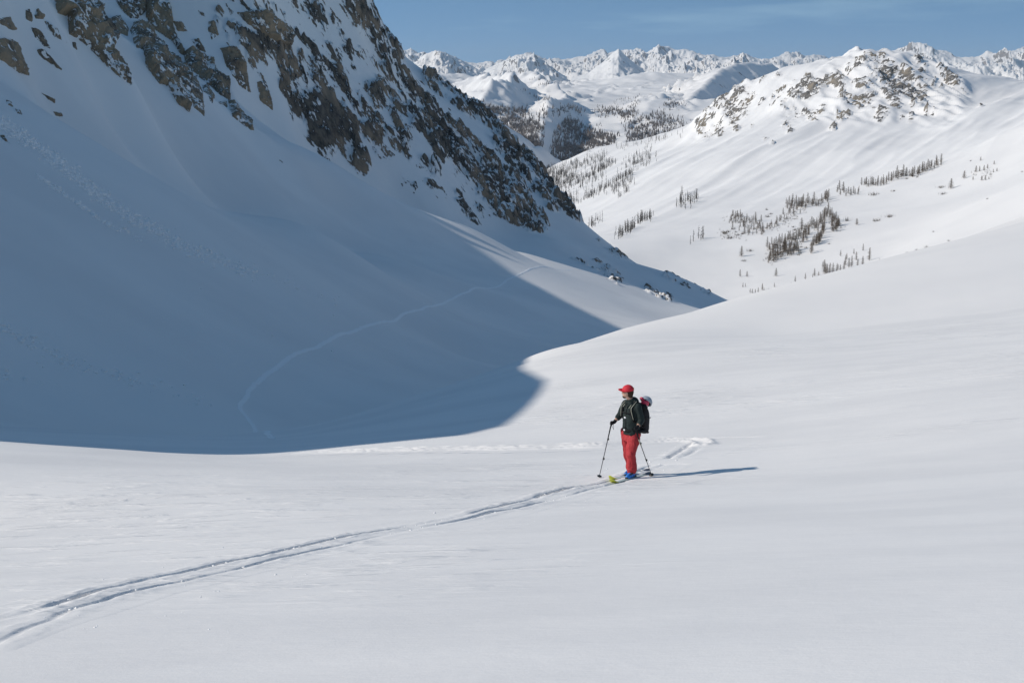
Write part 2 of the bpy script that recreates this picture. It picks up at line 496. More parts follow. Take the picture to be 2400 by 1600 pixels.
# bare rock painted as strokes along the bands of the left face: (u, v, u, v, half width, amount) in photo pixels
ROCK_A = [(640, 110, 700, 200, 38, .75), (690, 190, 755, 290, 48, .95), (740, 240, 800, 330, 48, .95), (795, 315, 845, 385, 24, 1), (760, 190, 860, 240, 45, .85), (850, 220, 880, 300, 32, .8),
          (680, 120, 760, 200, 45, .6), (730, 30, 860, 160, 70, .34), (825, -30, 868, 70, 28, 1), (868, 70, 930, 138, 17, 1), (845, 40, 895, 110, 26, .85), (820, 110, 880, 155, 22, .7), (880, 150, 945, 195, 26, .6),
          (600, 30, 700, 150, 60, .36), (520, 30, 620, 160, 45, .42), (560, 60, 610, 150, 25, .7),
          (958, 205, 1000, 270, 20, .95), (1000, 270, 1080, 370, 34, 1), (1060, 340, 1150, 425, 44, 1), (1100, 380, 1200, 465, 48, 1), (1200, 440, 1255, 520, 30, 1), (1080, 225, 1165, 310, 28, .62), (1150, 290, 1230, 390, 26, .7), (1230, 380, 1300, 475, 20, .85), (1300, 470, 1365, 512, 12, .8),
          (915, 310, 985, 385, 16, .85), (985, 375, 1022, 405, 15, .85), (930, 412, 980, 452, 12, .75), (868, 325, 905, 375, 18, .55), (1160, 470, 1212, 512, 22, .85), (1010, 180, 1080, 240, 25, .5), (900, 250, 960, 320, 40, .34), (1000, 420, 1110, 490, 40, .3), (890, 200, 960, 250, 30, .5),
          (1180, 330, 1260, 430, 20, .8), (1100, 255, 1180, 330, 16, .7), (1400, 568, 1470, 612, 8, .35), (1560, 645, 1660, 690, 9, .55), (1395, 620, 1450, 655, 14, .5), (1520, 676, 1570, 700, 10, .5), (1340, 610, 1375, 622, 6, .6)]
def strokes(u, v, S):
    d = np.zeros_like(u)
    for u0, v0, u1, v1, w, m in S:
        du, dv = u1 - u0, v1 - v0
        t = np.clip(((u - u0) * du + (v - v0) * dv) / (du * du + dv * dv), 0, 1)
        r = np.hypot(u - u0 - t * du, v - v0 - t * dv) / w
        d = np.maximum(d, m * sstep(1.35, .55, r))
    return d
def uni(n, sig):                                       # noise -> about uniform 0..1
    return 1 / (1 + np.exp(-1.7 * n / sig))
def relief_A(a, y, z):
    """rock ribs and ledges of the left face: extra height and how bare the ground is"""
    x = a * y
    u, v = unpix(a, z / y)
    d = strokes(u, v, ROCK_A) * .72 * sstep(330, 440, y)
    dz = np.zeros_like(z); rk = np.zeros_like(z)
    m = (d > .01)
    X, Y, Z, D = x[m], y[m], z[m], d[m]
    al, ac = X * .55 - Z * .83, X * .83 + Z * .55
    n = fbm(ac / 7, al / 19, Y / 12, 5, 3, gain=.58)
    n2 = fbm(ac / 2.4, al / 5.0, Y / 5, 4, 9, gain=.6)
    g = uni(n * .75 + n2 * .38, .17) - (1 - D)
    dz[m] = (sstep(-.02, .5, g) * 4.2 + sstep(.0, .12, g) * 1.6) * (.55 + .9 * ridged(ac / 9, al / 14, Y / 11, 4, 21)) + D * 1.6 * n2
    dz[m] *= 1 - .6 * sstep(585, 615, v[m])
    rk[m] = np.minimum(.5 + g * 1.0, .66)
    return dz, rk
def snow_relief(x, y):
    """wind ripples and soft undulation of the snow"""
    h = .05 * fbm(x / 9, y / 6, 0 * x, 3, 41) + .018 * fbm(x / 2.3 + y / 5, y / 1.2, 0 * x, 2, 43)
    h = h * sstep(4, 10, y) + (.9 * fbm(x / 60, y / 60, 0 * x, 2, 47)) * sstep(80, 260, y) * .6
    return h
yrA1 = yrows((2.5, 60, 420))
yrA2 = yrows((60, 300, 110), (300, 470, 120), (470, 740, 370), (740, 900, 10))

# ski tracks: every groove is a polyline traced on the snow
def on_snow(px): return SA.hit([p[0] for p in px], [p[1] for p in px])[:, :2]
TR_UP = on_snow([(-420, 1545), (-90, 1470), (0, 1451), (55, 1440), (110, 1421), (170, 1404), (230, 1385), (289, 1372), (353, 1355), (442, 1338), (510, 1321), (604, 1304), (672, 1287), (748, 1270), (833, 1251), (952, 1233), (988, 1228), (1019, 1223), (1056, 1216), (1090, 1209), (1138, 1194), (1189, 1185), (1240, 1172), (1267, 1160), (1308, 1151), (1342, 1141), (1397, 1134), (1440, 1124), (1516, 1095), (1563, 1075), (1601, 1053), (1622, 1040)])
TR_LO = on_snow([(-420, 1640), (-90, 1550), (0, 1502), (25, 1495), (68, 1470), (119, 1453), (166, 1427), (238, 1408), (298, 1389), (353, 1376), (450, 1356), (553, 1332), (638, 1310), (750, 1286), (842, 1264), (952, 1241), (1060, 1223), (1140, 1204), (1223, 1189), (1300, 1172), (1380, 1146), (1450, 1130), (1525, 1102), (1575, 1081), (1625, 1060), (1648, 1042)])
TR_BACK = on_snow([(1650, 1042), (1640, 1033), (1614, 1030), (1560, 1032), (1499, 1037), (1410, 1046), (1301, 1049), (1189, 1053), (1046, 1053), (900, 1056), (760, 1060), (650, 1063)])
def dist_line(x, y, P):
    best = np.full(np.shape(x), 1e9); sgn = np.zeros(np.shape(x)); arc = np.zeros(np.shape(x)); acc = 0.0
    for (x0, y0), (x1, y1) in zip(P[:-1], P[1:]):
        dx, dy = x1 - x0, y1 - y0; L = math.hypot(dx, dy)
        t = np.clip(((x - x0) * dx + (y - y0) * dy) / (L * L), 0, 1)
        ex, ey_ = x - x0 - t * dx, y - y0 - t * dy
        d = np.hypot(ex, ey_); m = d < best
        best = np.where(m, d, best); sgn = np.where(m, np.sign(ex * dy - ey_ * dx), sgn); arc = np.where(m, acc + t * L, arc)
        acc += L
    return best, sgn, arc
def resample(P, step):
    seg = np.r_[0, np.cumsum(np.hypot(*np.diff(P, axis=0).T))]
    n = max(2, int(seg[-1] / step)); t = np.linspace(0, seg[-1], n)
    return np.c_[np.interp(t, seg, P[:, 0]), np.interp(t, seg, P[:, 1])]
def smooth_line(P, step, k=9):
    Q = resample(P, step); pad = np.r_[np.repeat(Q[:1], k, 0), Q, np.repeat(Q[-1:], k, 0)]
    ker = np.hanning(2 * k + 3)[1:-1]; ker /= ker.sum()
    return np.c_[np.convolve(pad[:, 0], ker, 'valid'), np.convolve(pad[:, 1], ker, 'valid')][:len(Q)]
CORR = []
def groove(x, y, P, depth, half, seed, berm=.05):
    jx = .06 * fbm(x * 3.1, y * 3.1, 0 * x + seed, 4, 300 + seed, gain=.65)
    d, sg, arc = dist_line(x, y, P)
    d = np.abs(d * sg + jx)
    mod = np.clip(.48 + 2.3 * fbm(arc / 2.3, 0 * arc, 0 * arc + seed, 3, 310 + seed), .05, 1.3)
    rough = fbm(x * 9, y * 9, 0 * x, 3, 320 + seed)
    z = -depth * mod * sstep(half + .018, half - .018, d) * (1 + .25 * rough)
    z = z + (berm * (.35 + mod * .65) * (1 + 1.1 * rough)) * np.exp(-((d - half - .12) / .10) ** 2)
    return z
def corridor(name, C, half, fn, along=.05, across=40):
    """a strip of snow along a track, fine enough for its grooves; the coarse slope is lowered under it"""
    C = smooth_line(C, along)
    T = np.gradient(C, axis=0); T /= np.linalg.norm(T, axis=1)[:, None]
    N = np.c_[T[:, 1], -T[:, 0]]
    w = np.linspace(-half, half, across)
    X = C[:, 0:1] + N[:, 0:1] * w; Y = C[:, 1:2] + N[:, 1:2] * w
    e = sstep(half, half * .7, np.abs(w))[None, :] * np.minimum(1, np.minimum(np.arange(len(C)), np.arange(len(C))[::-1]) / 12.0)[:, None]
    rim = .022 * sstep(half * .76, half, np.abs(w))[None, :] + 0 * X
    end = np.minimum(np.arange(len(C)), np.arange(len(C))[::-1])[:, None]; rim = np.maximum(rim, .022 * sstep(10, 0, end))
    Z = SA.z(X, Y) + snow_relief(X, Y) + .004 + fn(X, Y) * e - rim
    CORR.append((C, half))
    return tag(grid_obj(name, X, Y, Z, M_SNOW, {'rock': 0 * X}), kind='structure')
MIDL = np.array([(TR_UP_i + TR_LO[np.argmin(np.hypot(*(TR_LO - TR_UP_i).T))]) / 2 for TR_UP_i in resample(TR_UP[:-2], 1.0)])
def tracks(X, Y):
    return (groove(X, Y, TR_UP, .10, .06, 1, .03) + groove(X, Y, TR_LO, .035, .045, 2, .014) + groove(X, Y, TR_BACK, .05, .10, 3, .13)) * (1 - .45 * sstep(24.5, 26, Y)) * sstep(TR_BACK[-1, 0] - .2, TR_BACK[-1, 0] + 1.5, X + 0 * Y + (Y < 28) * 99)
TURN = on_snow([(1520, 1078), (1560, 1064), (1600, 1050), (1650, 1036), (1690, 1022)])
corridor('ski_track', MIDL[:np.argmin(np.abs(MIDL[:, 1] - TURN[1, 1]))], 1.0, tracks, .04, 130)
corridor('ski_track', TR_BACK[2:], .8, tracks, .06, 50)
corridor('turn_track', TURN, 1.9, tracks, .04, 110)
aa, yy, zz = fan(acols(640, -1.15, 1.15, 40), yrA1, SA)
zz = zz + snow_relief(aa * yy, yy)
for C, half in CORR:
    xx = aa * yy
    m = (xx > C[:, 0].min() - 2) & (xx < C[:, 0].max() + 2) & (yy > C[:, 1].min() - 2) & (yy < C[:, 1].max() + 2)
    d, _, arc = dist_line(xx[m], yy[m], np.r_[C[::12], C[-1:]])
    zz[m] -= .35 * sstep(half * .72, half * .56, d) * sstep(.25, .7, np.minimum(arc, arc.max() - arc))
tag(grid_obj('snow_slope', aa * yy, yy, zz, M_SNOW, {'rock': 0 * zz}), kind='structure')
bx, by = np.meshgrid(np.linspace(-70, 70, 57), np.linspace(-60, 8, 35))       # the same slope going on behind the photographer
tag(grid_obj('snow_slope', bx, by, -1.9 - .26 * by + .06 * bx - .25 * sstep(0, 6, by), M_SNOW, {'rock': 0 * bx}), kind='structure')
aa, yy, zz = fan(acols(640, -1.15, 1.15, 30), yrA2, SA)
dz, rk = relief_A(aa, yy, zz)
zz = zz + snow_relief(aa * yy, yy) + dz
tag(grid_obj('left_mountain', aa * yy, yy, zz, M_FACE, {'rock': rk}), kind='structure')

# the ridge off the left edge of the picture
ry = np.r_[np.linspace(20, 60, 60), np.linspace(62, 300, 40), np.linspace(303, 425, 42), np.linspace(425.4, 470, 112), np.linspace(472, 560, 32), np.linspace(565, 790, 30)]
prof = np.array([(-1.0, -.75), (-.5, -.35), (0, 0), (.25, -.6), (.6, -1.5)])      # (across, height) in units of the crest's height
cx, ck = crest_x(ry), kcrest(ry, True)
cz = ck - TANE * cx
hgt = 30 + .35 * ry
X = cx[:, None] + prof[None, :, 0] * hgt[:, None]
Zr = cz[:, None] + prof[None, :, 1] * hgt[:, None]
Yr = np.repeat(ry[:, None], len(prof), 1)
tag(grid_obj('ridge', X, Yr, Zr, M_FACE, {'rock': 0 * X + .3}), kind='structure')

# ------------------------------------------------------------------ valley and the sunny mountain on the right
rowsB = [(1440, 605, 900), (1520, 622, 885), (1600, 645, 860), (1700, 690, 790), (1800, 660, 800), (1900, 615, 850), (2000, 600, 830), (2063, 600, 810), (2200, 545, 800), (2400, 485, 770), (2600, 420, 740),
         (1500, 545, 1050), (1700, 570, 950), (1800, 565, 930), (2000, 525, 950), (2200, 455, 1000), (2400, 400, 960), (2600, 330, 900),
         (1400, 480, 1500), (1350, 440, 1900), (1500, 430, 1500), (1700, 460, 1250), (1900, 425, 1250), (2100, 395, 1200), (2220, 370, 1200), (2300, 385, 1060), (2400, 300, 1150), (2600, 230, 1100),
         (1600, 380, 1600), (1800, 350, 1500), (2000, 320, 1500), (2200, 295, 1480), (2330, 265, 1500), (1700, 300, 1900), (1850, 250, 1800), (2050, 220, 1750), (2200, 225, 1750), (2350, 225, 1750), (1480, 375, 2000), (1600, 330, 2000),
         (1300, 470, 1900), (1250, 480, 1800), (1380, 560, 1100), (1250, 560, 1300)]
SKYB = [(1150, 470, 2350), (1269, 413, 2300), (1331, 378, 2300), (1395, 354, 2300), (1467, 343, 2250), (1548, 327, 2200), (1600, 310, 2150), (1651, 279, 2100), (1682, 245, 2050), (1726, 211, 2050), (1756, 194, 2050), (1818, 182, 2000), (1882, 173, 1950), (1947, 168, 1900), (1974, 158, 1900), (2008, 139, 1900), (2069, 136, 1900), (2127, 134, 1900), (2151, 145, 1900), (2199, 156, 1900), (2253, 173, 1900), (2307, 180, 1900), (2362, 189, 1930), (2400, 192, 1950), (2600, 190, 1950)]
rowsB += [(u, v, Y, 3) for u, v, Y in SKYB]
for u, v, Y in SKYB[::2]: rowsB += [(u, v + 45, Y * 1.18), (u, v + 130, Y * 1.5, .5)]
ptsB = ctl(rowsB)
for a in (-.3, -.1, .1, .3, .5): ptsB.append((a, math.log(560), -.22, .5))
for a, s in ((.8, .03), (1.3, .06)):
    for Y in (800, 1200, 2000, 3000): ptsB.append((a, math.log(Y), s - .12 * (800 / Y), .5))
for a in (-.5, -1.0):
    for Y in (700, 1200, 2000, 3300): ptsB.append((a, math.log(Y), -.2, .3))
tpsB = TPS(ptsB, 1e-4)
SB = Sheet(tpsB, -1.0, 1.3, 540, 3400, 360, 360)

ROCK_B = [(1640, 300, 1690, 250, 16, .62), (1690, 250, 1730, 215, 22, .75), (1720, 265, 1755, 225, 20, .7), (1660, 320, 1690, 300, 12, .7), (1700, 290, 1745, 265, 18, .5), (1680, 310, 1685, 315, 10, .8),
          (1815, 230, 1838, 212, 10, .75), (1865, 230, 1905, 215, 20, .85), (1885, 205, 1915, 205, 14, .95), (1920, 210, 1935, 200, 10, .8), (1840, 275, 1870, 260, 14, .45), (1885, 255, 1890, 265, 8, .7),
          (1940, 185, 1970, 185, 12, .7), (1960, 190, 1985, 235, 14, .65), (1975, 240, 1975, 225, 12, .8), (1990, 165, 2030, 145, 14, .7), (2010, 150, 2065, 142, 12, .7), (2010, 205, 2045, 200, 16, .7), (2030, 195, 2045, 240, 14, .55),
          (2060, 150, 2080, 190, 22, .85), (2075, 180, 2095, 225, 18, .8), (2080, 225, 2110, 190, 22, .75), (2100, 165, 2130, 190, 12, .6), (2130, 200, 2160, 215, 18, .75), (2125, 220, 2160, 235, 16, .85), (2145, 145, 2165, 152, 9, .8),
          (2205, 170, 2230, 200, 12, .8), (2230, 195, 2240, 205, 10, .9), (2245, 215, 2260, 228, 6, .5), (2010, 245, 2040, 240, 16, .7), (2020, 260, 2045, 262, 10, .5), (1900, 270, 1925, 258, 12, .6), (1910, 285, 1900, 280, 8, .6), (1970, 285, 1985, 275, 12, .8), (1950, 305, 1955, 300, 8, .8), (1945, 290, 1950, 295, 6, .6),
          (2090, 250, 2100, 255, 12, .75), (2060, 288, 2070, 284, 7, .8), (1850, 315, 1853, 312, 7, .8), (1835, 300, 1850, 290, 10, .4), (1813, 342, 1815, 340, 5, .9), (1790, 325, 1792, 328, 5, .6), (1672, 317, 1682, 312, 9, .8), (2297, 258, 2299, 258, 4, .8), (2180, 190, 2210, 245, 8, .4)]
_r = random.Random(3)
for _ in range(85):                                                       # small ribs and single blocks below the crest
    u_ = _r.triangular(1640, 2260, 2060); v_ = 150 + max(0, 1990 - u_) * .14 + _r.random() ** 1.2 * 135
    l_ = _r.uniform(2, 13)
    ROCK_B.append((u_, v_, u_ - l_ * .8, v_ + l_, _r.uniform(2.5, 6.5), _r.uniform(.5, .8)))
def relief_B(a, y, z):
    x = a * y
    u, v = unpix(a, z / y)
    d = strokes(u, v, ROCK_B) * .88 * sstep(1200, 1500, y)
    wide = strokes(u, v, [(1990, 150, 2200, 230, 70, 1), (1650, 300, 1740, 220, 35, .8), (1850, 240, 2060, 260, 45, .7)]) * sstep(1200, 1500, y)
    dz = np.zeros_like(z); rk = np.zeros_like(z)
    m = (d > .01) | (wide > .01)
    X, Y, Z, D, W = x[m], y[m], z[m], d[m], wide[m]
    al = X * .5 + Y * .1 - Z * .3
    n = fbm(X / 16, Z / 9, Y / 40, 5, 5, gain=.6)
    n2 = fbm(X / 5, Z / 3.2, Y / 14, 3, 15, gain=.6)
    g = uni(n * .6 + n2 * .5, .17) - (1 - D)
    rib = ridged((X + .35 * Z) / 62, Y / 260, Z / 300, 4, 61)
    dz[m] = sstep(-.05, .5, g) * 6 * (.6 + .9 * n2) * np.minimum(1, D * 1.2) + W * (rib * 16 - 6 + 4 * ridged((X + .35 * Z) / 24, Y / 120, Z / 140, 3, 63)) + D * n2 * 3
    rk[m] = np.minimum(.5 + g * 1.3, .80)
    ca, cl = x * .85 - y * .5, x * .5 + y * .85
    flute = ridged(ca / 95, cl / 900, 0 * x, 3, 75) * 5.5 + fbm(ca / 30, cl / 320, 0 * x, 3, 77) * 2.2
    dz += flute * sstep(900, 1300, y) * sstep(.16, .08, -z / y + 0 * x)
    dz += 5.0 * fbm(x / 260 + y / 500, y / 700, 0 * x, 3, 71) * sstep(650, 900, y) + 1.0 * fbm(x / 45, y / 70, z / 60, 3, 72) * sstep(650, 900, y)
    return dz, rk
aa, yy, zz = fan(acols(520, -.9, 1.25, 20), yrows((560, 1000, 80), (1000, 1600, 110), (1600, 2400, 220), (2400, 3300, 16)), SB)
dz, rk = relief_B(aa, yy, zz)
zz = zz + dz
tag(grid_obj('right_mountain', aa * yy, yy, zz, M_HILL, {'rock': rk}), kind='structure')
# ------------------------------------------------------------------ wooded valley beyond, plateau, far ranges
def poly_dist(x, y, P):
    """signed distance to a polyline in plan (right of it positive) and the interpolated height along it; P = (n,3)"""
    best = np.full(x.shape, 1e18); sd = np.zeros(x.shape); zc = np.zeros(x.shape)
    for (x0, y0, z0), (x1, y1, z1) in zip(P[:-1], P[1:]):
        dx, dy = x1 - x0, y1 - y0
        t = np.clip(((x - x0) * dx + (y - y0) * dy) / (dx * dx + dy * dy), 0, 1)
        ex, ey_ = x - x0 - t * dx, y - y0 - t * dy
        d = np.hypot(ex, ey_)
        m = d < best
        best = np.where(m, d, best)
        sd = np.where(m, d * np.sign(ex * dy - ey_ * dx), sd)
        zc = np.where(m, z0 + t * (z1 - z0), zc)
    return sd, zc
rowsC = [(1050, 420, 2500), (1160, 290, 3700), (1250, 405, 2900), (1300, 410, 2850), (1400, 375, 3000), (1480, 350, 3100), (1560, 335, 3200), (1700, 330, 3200),
         (1200, 335, 3400), (1270, 335, 3400), (1350, 330, 3500), (1456, 309, 3900), (1550, 285, 4000), (1600, 290, 3600),
         (1130, 250, 4600), (1250, 250, 4700), (1290, 252, 4700), (1330, 280, 4300), (1400, 278, 4500), (1440, 278, 4600), (1500, 252, 5000), (1580, 245, 4800),
         (1100, 225, 5500), (1246, 212, 5600), (1350, 226, 5700), (1450, 215, 6200), (1560, 205, 6500), (1640, 215, 6000),
         (1020, 180, 6800), (1060, 176, 7000), (1100, 187, 7000), (1150, 180, 7100), (1200, 194, 7200), (1270, 204, 7500), (1330, 207, 7500), (1380, 203, 7300), (1446, 190, 7400, 3), (1497, 177, 7600, 3), (1541, 172, 7700, 3), (1600, 185, 7400, 3), (1700, 197, 7000), (1850, 230, 6500), (2100, 240, 6500), (2400, 240, 6500),
         (800, 300, 4000), (800, 210, 6500), (500, 200, 6500), (1100, 235, 9500), (1300, 235, 9500), (1541, 225, 9500), (1900, 240, 9500), (2400, 240, 9500), (500, 230, 9500)]
tpsC = TPS(ctl(rowsC), 1e-4)
SPURS = [(np.array([pt(*p) for p in ((1250, 222, 5600), (1292, 258, 4800), (1332, 288, 4300), (1296, 312, 3900), (1282, 352, 3500), (1268, 415, 2950))]), 78, 300, 90),
         (np.array([pt(*p) for p in ((1120, 238, 5200), (1200, 262, 4500), (1170, 300, 3900), (1130, 350, 3400))]), 85, 300, 100),
         (np.array([pt(*p) for p in ((1600, 225, 5600), (1530, 262, 4700), (1490, 310, 3900))]), 35, 260, 160)]
def postC(aa, qq, S):
    Y = np.exp(qq); x = aa * Y; z = S * Y
    for P, H, wl_, wr_ in SPURS:
        d, _ = poly_dist(x, Y, P)
        d = d if P[0, 1] > P[-1, 1] else -d
        d = -d
        z = z + H * np.where(d < 0, np.clip(1 + d / wl_, 0, 1) ** 1.2, np.clip(1 - d / wr_, 0, 1) ** 1.1)
    z = z + 22 * (ridged(x / 170, Y / 330, 0 * x, 4, 85) - .4) * sstep(4800, 5600, Y) * sstep(.035, -.03, aa) + 26 * fbm(x / 420, Y / 650, 0 * x, 4, 81) + 26 * (ridged(x / 300, Y / 420, 0 * x, 3, 83) - .4) * sstep(6200, 4600, Y)
    z = z + (10 * fbm(x / 95, Y / 210, 0 * x, 3, 89) + 14 * (ridged(x / 240 + Y / 900, Y / 520, 0 * x, 3, 90) - .4)) * sstep(5200, 6200, Y) * sstep(9000, 7800, Y)
    return z / Y
SC = Sheet(tpsC, -.6, .6, 2400, 9600, 420, 420, postC)
ROCK_C = [(1400, 215, 1440, 205, 5, .5), (1480, 210, 1530, 196, 4, .42), (1560, 215, 1620, 205, 6, .45), (1330, 222, 1380, 232, 7, .45), (1140, 200, 1230, 215, 18, .42), (1500, 232, 1570, 222, 5, .45), (1225, 215, 1262, 235, 22, .45), (1250, 235, 1290, 262, 20, .5), (1140, 180, 1260, 190, 22, .42), (1010, 180, 1110, 200, 20, .35), (1290, 205, 1370, 185, 9, .6), (1190, 185, 1240, 190, 10, .55), (1165, 225, 1200, 245, 14, .4), (1640, 200, 1600, 240, 25, .4)]
M_FAR = snow_rock_mat('far_snow_and_rock', 14.0, (.13, .125, .13), (.24, .22, .21), (.30, .26, .23), snow_bump=.5, snow_scale=.01, edge=.45)
aa, yy = np.meshgrid(np.linspace(-.16, .5, 420), yrows((2450, 6000, 210), (6000, 9400, 90)))
zz = SC.s(aa, np.log(yy)) * yy
u, v = unpix(aa, zz / yy)
d = strokes(u, v, ROCK_C)
rg = ridged(aa * yy / 110, yy / 170, 0 * yy, 4, 87)
zz2 = zz + d * (rg - .4) * 60
tag(grid_obj('wooded_valley', aa * yy, yy, zz2, M_FAR, {'rock': d * .75 + (rg - .45) * .35 * (d > 0)}), kind='structure')

def mountain_range(name, sky, base_v, depth, amp, L, rock=.3, seed=0, nrow=70, rough=1.0, warp=.35, step=1.8):
    """a range from its skyline: sky = (u, v, distance) along the crest; the front falls to base_v over depth metres"""
    us = np.array([p[0] for p in sky], float)
    uu = np.arange(us[0], us[-1] + .1, step)
    vs = np.interp(uu, us, [p[1] for p in sky]); Yc = np.interp(uu, us, [p[2] for p in sky])
    ac, sc_ = pix(uu, vs)
    ab, sb = pix(uu, np.full_like(uu, base_v))
    t = np.r_[np.linspace(0, 1, nrow), np.linspace(1, 1.7, 14)[1:]]
    T, AC = np.meshgrid(t, ac, indexing='ij')
    Y = Yc[None, :] + (T - 1) * depth
    zc = (sc_ * Yc)[None, :]; zb = (sb * (Yc - depth))[None, :]
    X = AC * Y
    h = np.where(T <= 1, T ** 1.35, 1 - (T - 1) * 1.1)
    Z = zb + (zc - zb) * h
    xw = X + warp * (zc - Z) * np.sin(seed)
    r = ridged(xw / L, Y / (L * 3.2), Z / (L * 2.5) * 0, 5, 100 + seed, gain=.6) - .42
    f = fbm(X / (L * .22), Y / (L * .4), 0 * X, 4, 130 + seed, gain=.6)
    win = np.where(T <= 1, sstep(0, .3, T) * (1 - .72 * sstep(.78, 1, T)), .2)
    rel = np.clip((zc - zb) / np.maximum(1, (zc - zb).max()), .25, 1)
    Z = Z + amp * win * rel * (r * 1.2 + .40 * f * rough + .16 * ridged(X / (L * .13), Y / (L * .4), 0 * X, 3, 160 + seed))
    gx = np.abs(np.gradient(Z, axis=1) / np.maximum(1e-3, np.abs(np.gradient(X, axis=1))))
    rk = rock * (sstep(.35, .9, gx) * .7 + f * .55 + sstep(.3, .9, T) * .35) + .06
    return tag(grid_obj(name, X, Y, Z, M_FAR, {'rock': rk}), kind='structure')

SKYE = [(880, 150), (936, 124), (963, 117), (980, 128), (992, 125), (1026, 134), (1072, 146), (1096, 146), (1120, 149), (1144, 147), (1160, 148), (1191, 138), (1215, 129), (1234, 127), (1252, 129), (1273, 138), (1286, 141), (1300, 138), (1331, 138), (1371, 136), (1395, 123), (1416, 120), (1424, 128), (1440, 122), (1463, 122), (1480, 119), (1494, 113), (1514, 119), (1535, 111), (1558, 108), (1579, 116), (1600, 114), (1624, 117), (1651, 128), (1685, 134), (1712, 133), (1746, 131), (1777, 139), (1804, 143), (1818, 136), (1845, 126), (1872, 120), (1884, 128), (1906, 124), (1933, 131), (1943, 139), (1960, 134), (1988, 129), (2018, 128), (2046, 128), (2063, 121), (2083, 126), (2100, 122), (2131, 105), (2156, 100), (2175, 109), (2199, 119), (2222, 126), (2236, 134), (2267, 134), (2297, 133), (2314, 124), (2331, 126), (2362, 119), (2389, 117), (2400, 116), (2450, 122), (2600, 130)]
mountain_range('far_mountain_range', [(u, v, 16500 + 900 * math.sin(u / 97)) for u, v in SKYE], 218, 3600, 250, 620, .52, 1, 90)
mountain_range('snowy_mountain', [(930, 185, 9300), (967, 150, 9300), (985, 137, 9300), (1004, 128, 9300), (1026, 122, 9300), (1045, 128, 9400), (1072, 141, 9500), (1093, 151, 9500), (1137, 173, 9600), (1160, 186, 9600)], 215, 1500, 120, 330, .5, 2, 60)
mountain_range('snowy_peak', [(1120, 176, 12500), (1160, 155, 12500), (1195, 139, 12500), (1215, 130, 12500), (1234, 128, 12500), (1252, 130, 12500), (1275, 142, 12500), (1310, 168, 12500), (1330, 180, 12500)], 216, 1800, 150, 420, .5, 3, 60)
mountain_range('pyramid_peak', [(1340, 182, 11200), (1380, 170, 11200), (1412, 147, 11200), (1436, 124, 11200), (1450, 114, 11200), (1462, 126, 11200), (1486, 147, 11200), (1517, 172, 11200), (1540, 186, 11200)], 216, 1500, 60, 420, .4, 4, 60)
mountain_range('rocky_mountain', [(1500, 172, 10500), (1560, 158, 10500), (1600, 150, 10500), (1650, 146, 10500), (1690, 140, 10500), (1720, 137, 10500), (1760, 140, 10500), (1830, 158, 10500), (1900, 176, 10500), (1960, 186, 10500)], 216, 1700, 150, 360, .5, 6, 60)

def ridge_hill(name, crest, left, right, base_drop, mat, rk0, seed, amp, L, n=(220, 200), pad=900):
    """a hill from its crest line: falls away at 'left' and 'right' slopes on its two sides"""
    P = np.array([pt(*p) for p in crest])
    xs = np.linspace(P[:, 0].min() - pad, P[:, 0].max() + pad, n[0]); ys = np.linspace(P[:, 1].min() - pad * .6, P[:, 1].max() + pad, n[1])
    X, Y = np.meshgrid(xs, ys)
    d, zc = poly_dist(X, Y, P)
    if P[0, 1] < P[-1, 1]: d = d
    r = ridged(X / L + Y / (L * 1.7), Y / L, 0 * X, 5, seed) - .42
    f = fbm(X / (L * .3), Y / (L * .3), 0 * X, 4, seed + 7)
    ad = np.abs(d)
    Z = zc - np.where(d < 0, left, right) * (ad ** 1.0) + amp * (r + .3 * f) * sstep(0, L * .8, ad) + amp * .12 * f
    Z = np.maximum(Z, zc - base_drop)
    keep = (Z[:-1, :-1] > zc[:-1, :-1] - base_drop + 2) | (Z[1:, 1:] > zc[1:, 1:] - base_drop + 2)
    return tag(grid_obj(name, X, Y, Z, mat, {'rock': rk0 + .55 * f * (.3 + rk0) + .3 * (r > .1) * rk0}, keep), kind='structure')
ridge_hill('shaded_ridge', [(1480, 345, 3600), (1560, 290, 4200), (1600, 250, 4700), (1630, 215, 5100), (1668, 184, 5500), (1688, 163, 5800), (1729, 147, 6300), (1756, 145, 6500), (1790, 150, 6700), (1807, 146, 6900), (1818, 156, 7000), (1838, 175, 7200), (1900, 200, 7300)], .5, .86, 420, M_FAR, .34, 151, 120, 240)
ridge_hill('back_ridge', [(960, 160, 2650), (1004, 168, 2650), (1035, 174, 2660), (1058, 197, 2640), (1085, 214, 2600), (1112, 230, 2560), (1140, 262, 2520)], .8, .95, 420, M_FAR, .22, 161, 50, 220, (120, 110), pad=420)
# ------------------------------------------------------------------ trees
def zB(x, y):
    x = np.asarray(x, float); y = np.asarray(y, float)
    a = np.atleast_1d(x / y); yy_ = np.atleast_1d(y)
    z = SB.s(a, np.log(yy_)) * yy_
    return z + relief_B(a, yy_, z)[0]
M_BARK = plain('larch_bark', (.075, .058, .045), .9, .1, .3, 3)
M_TWIG = plain('larch_twigs', (.155, .118, .085), .9, .1, .35, 2)
M_TWIG_DARK = plain('pine_needles', (.035, .042, .03), .9, .1, .35, 2)
M_SHRUB = plain('shrub_twigs', (.09, .07, .05), .9, .1, .35, 2)

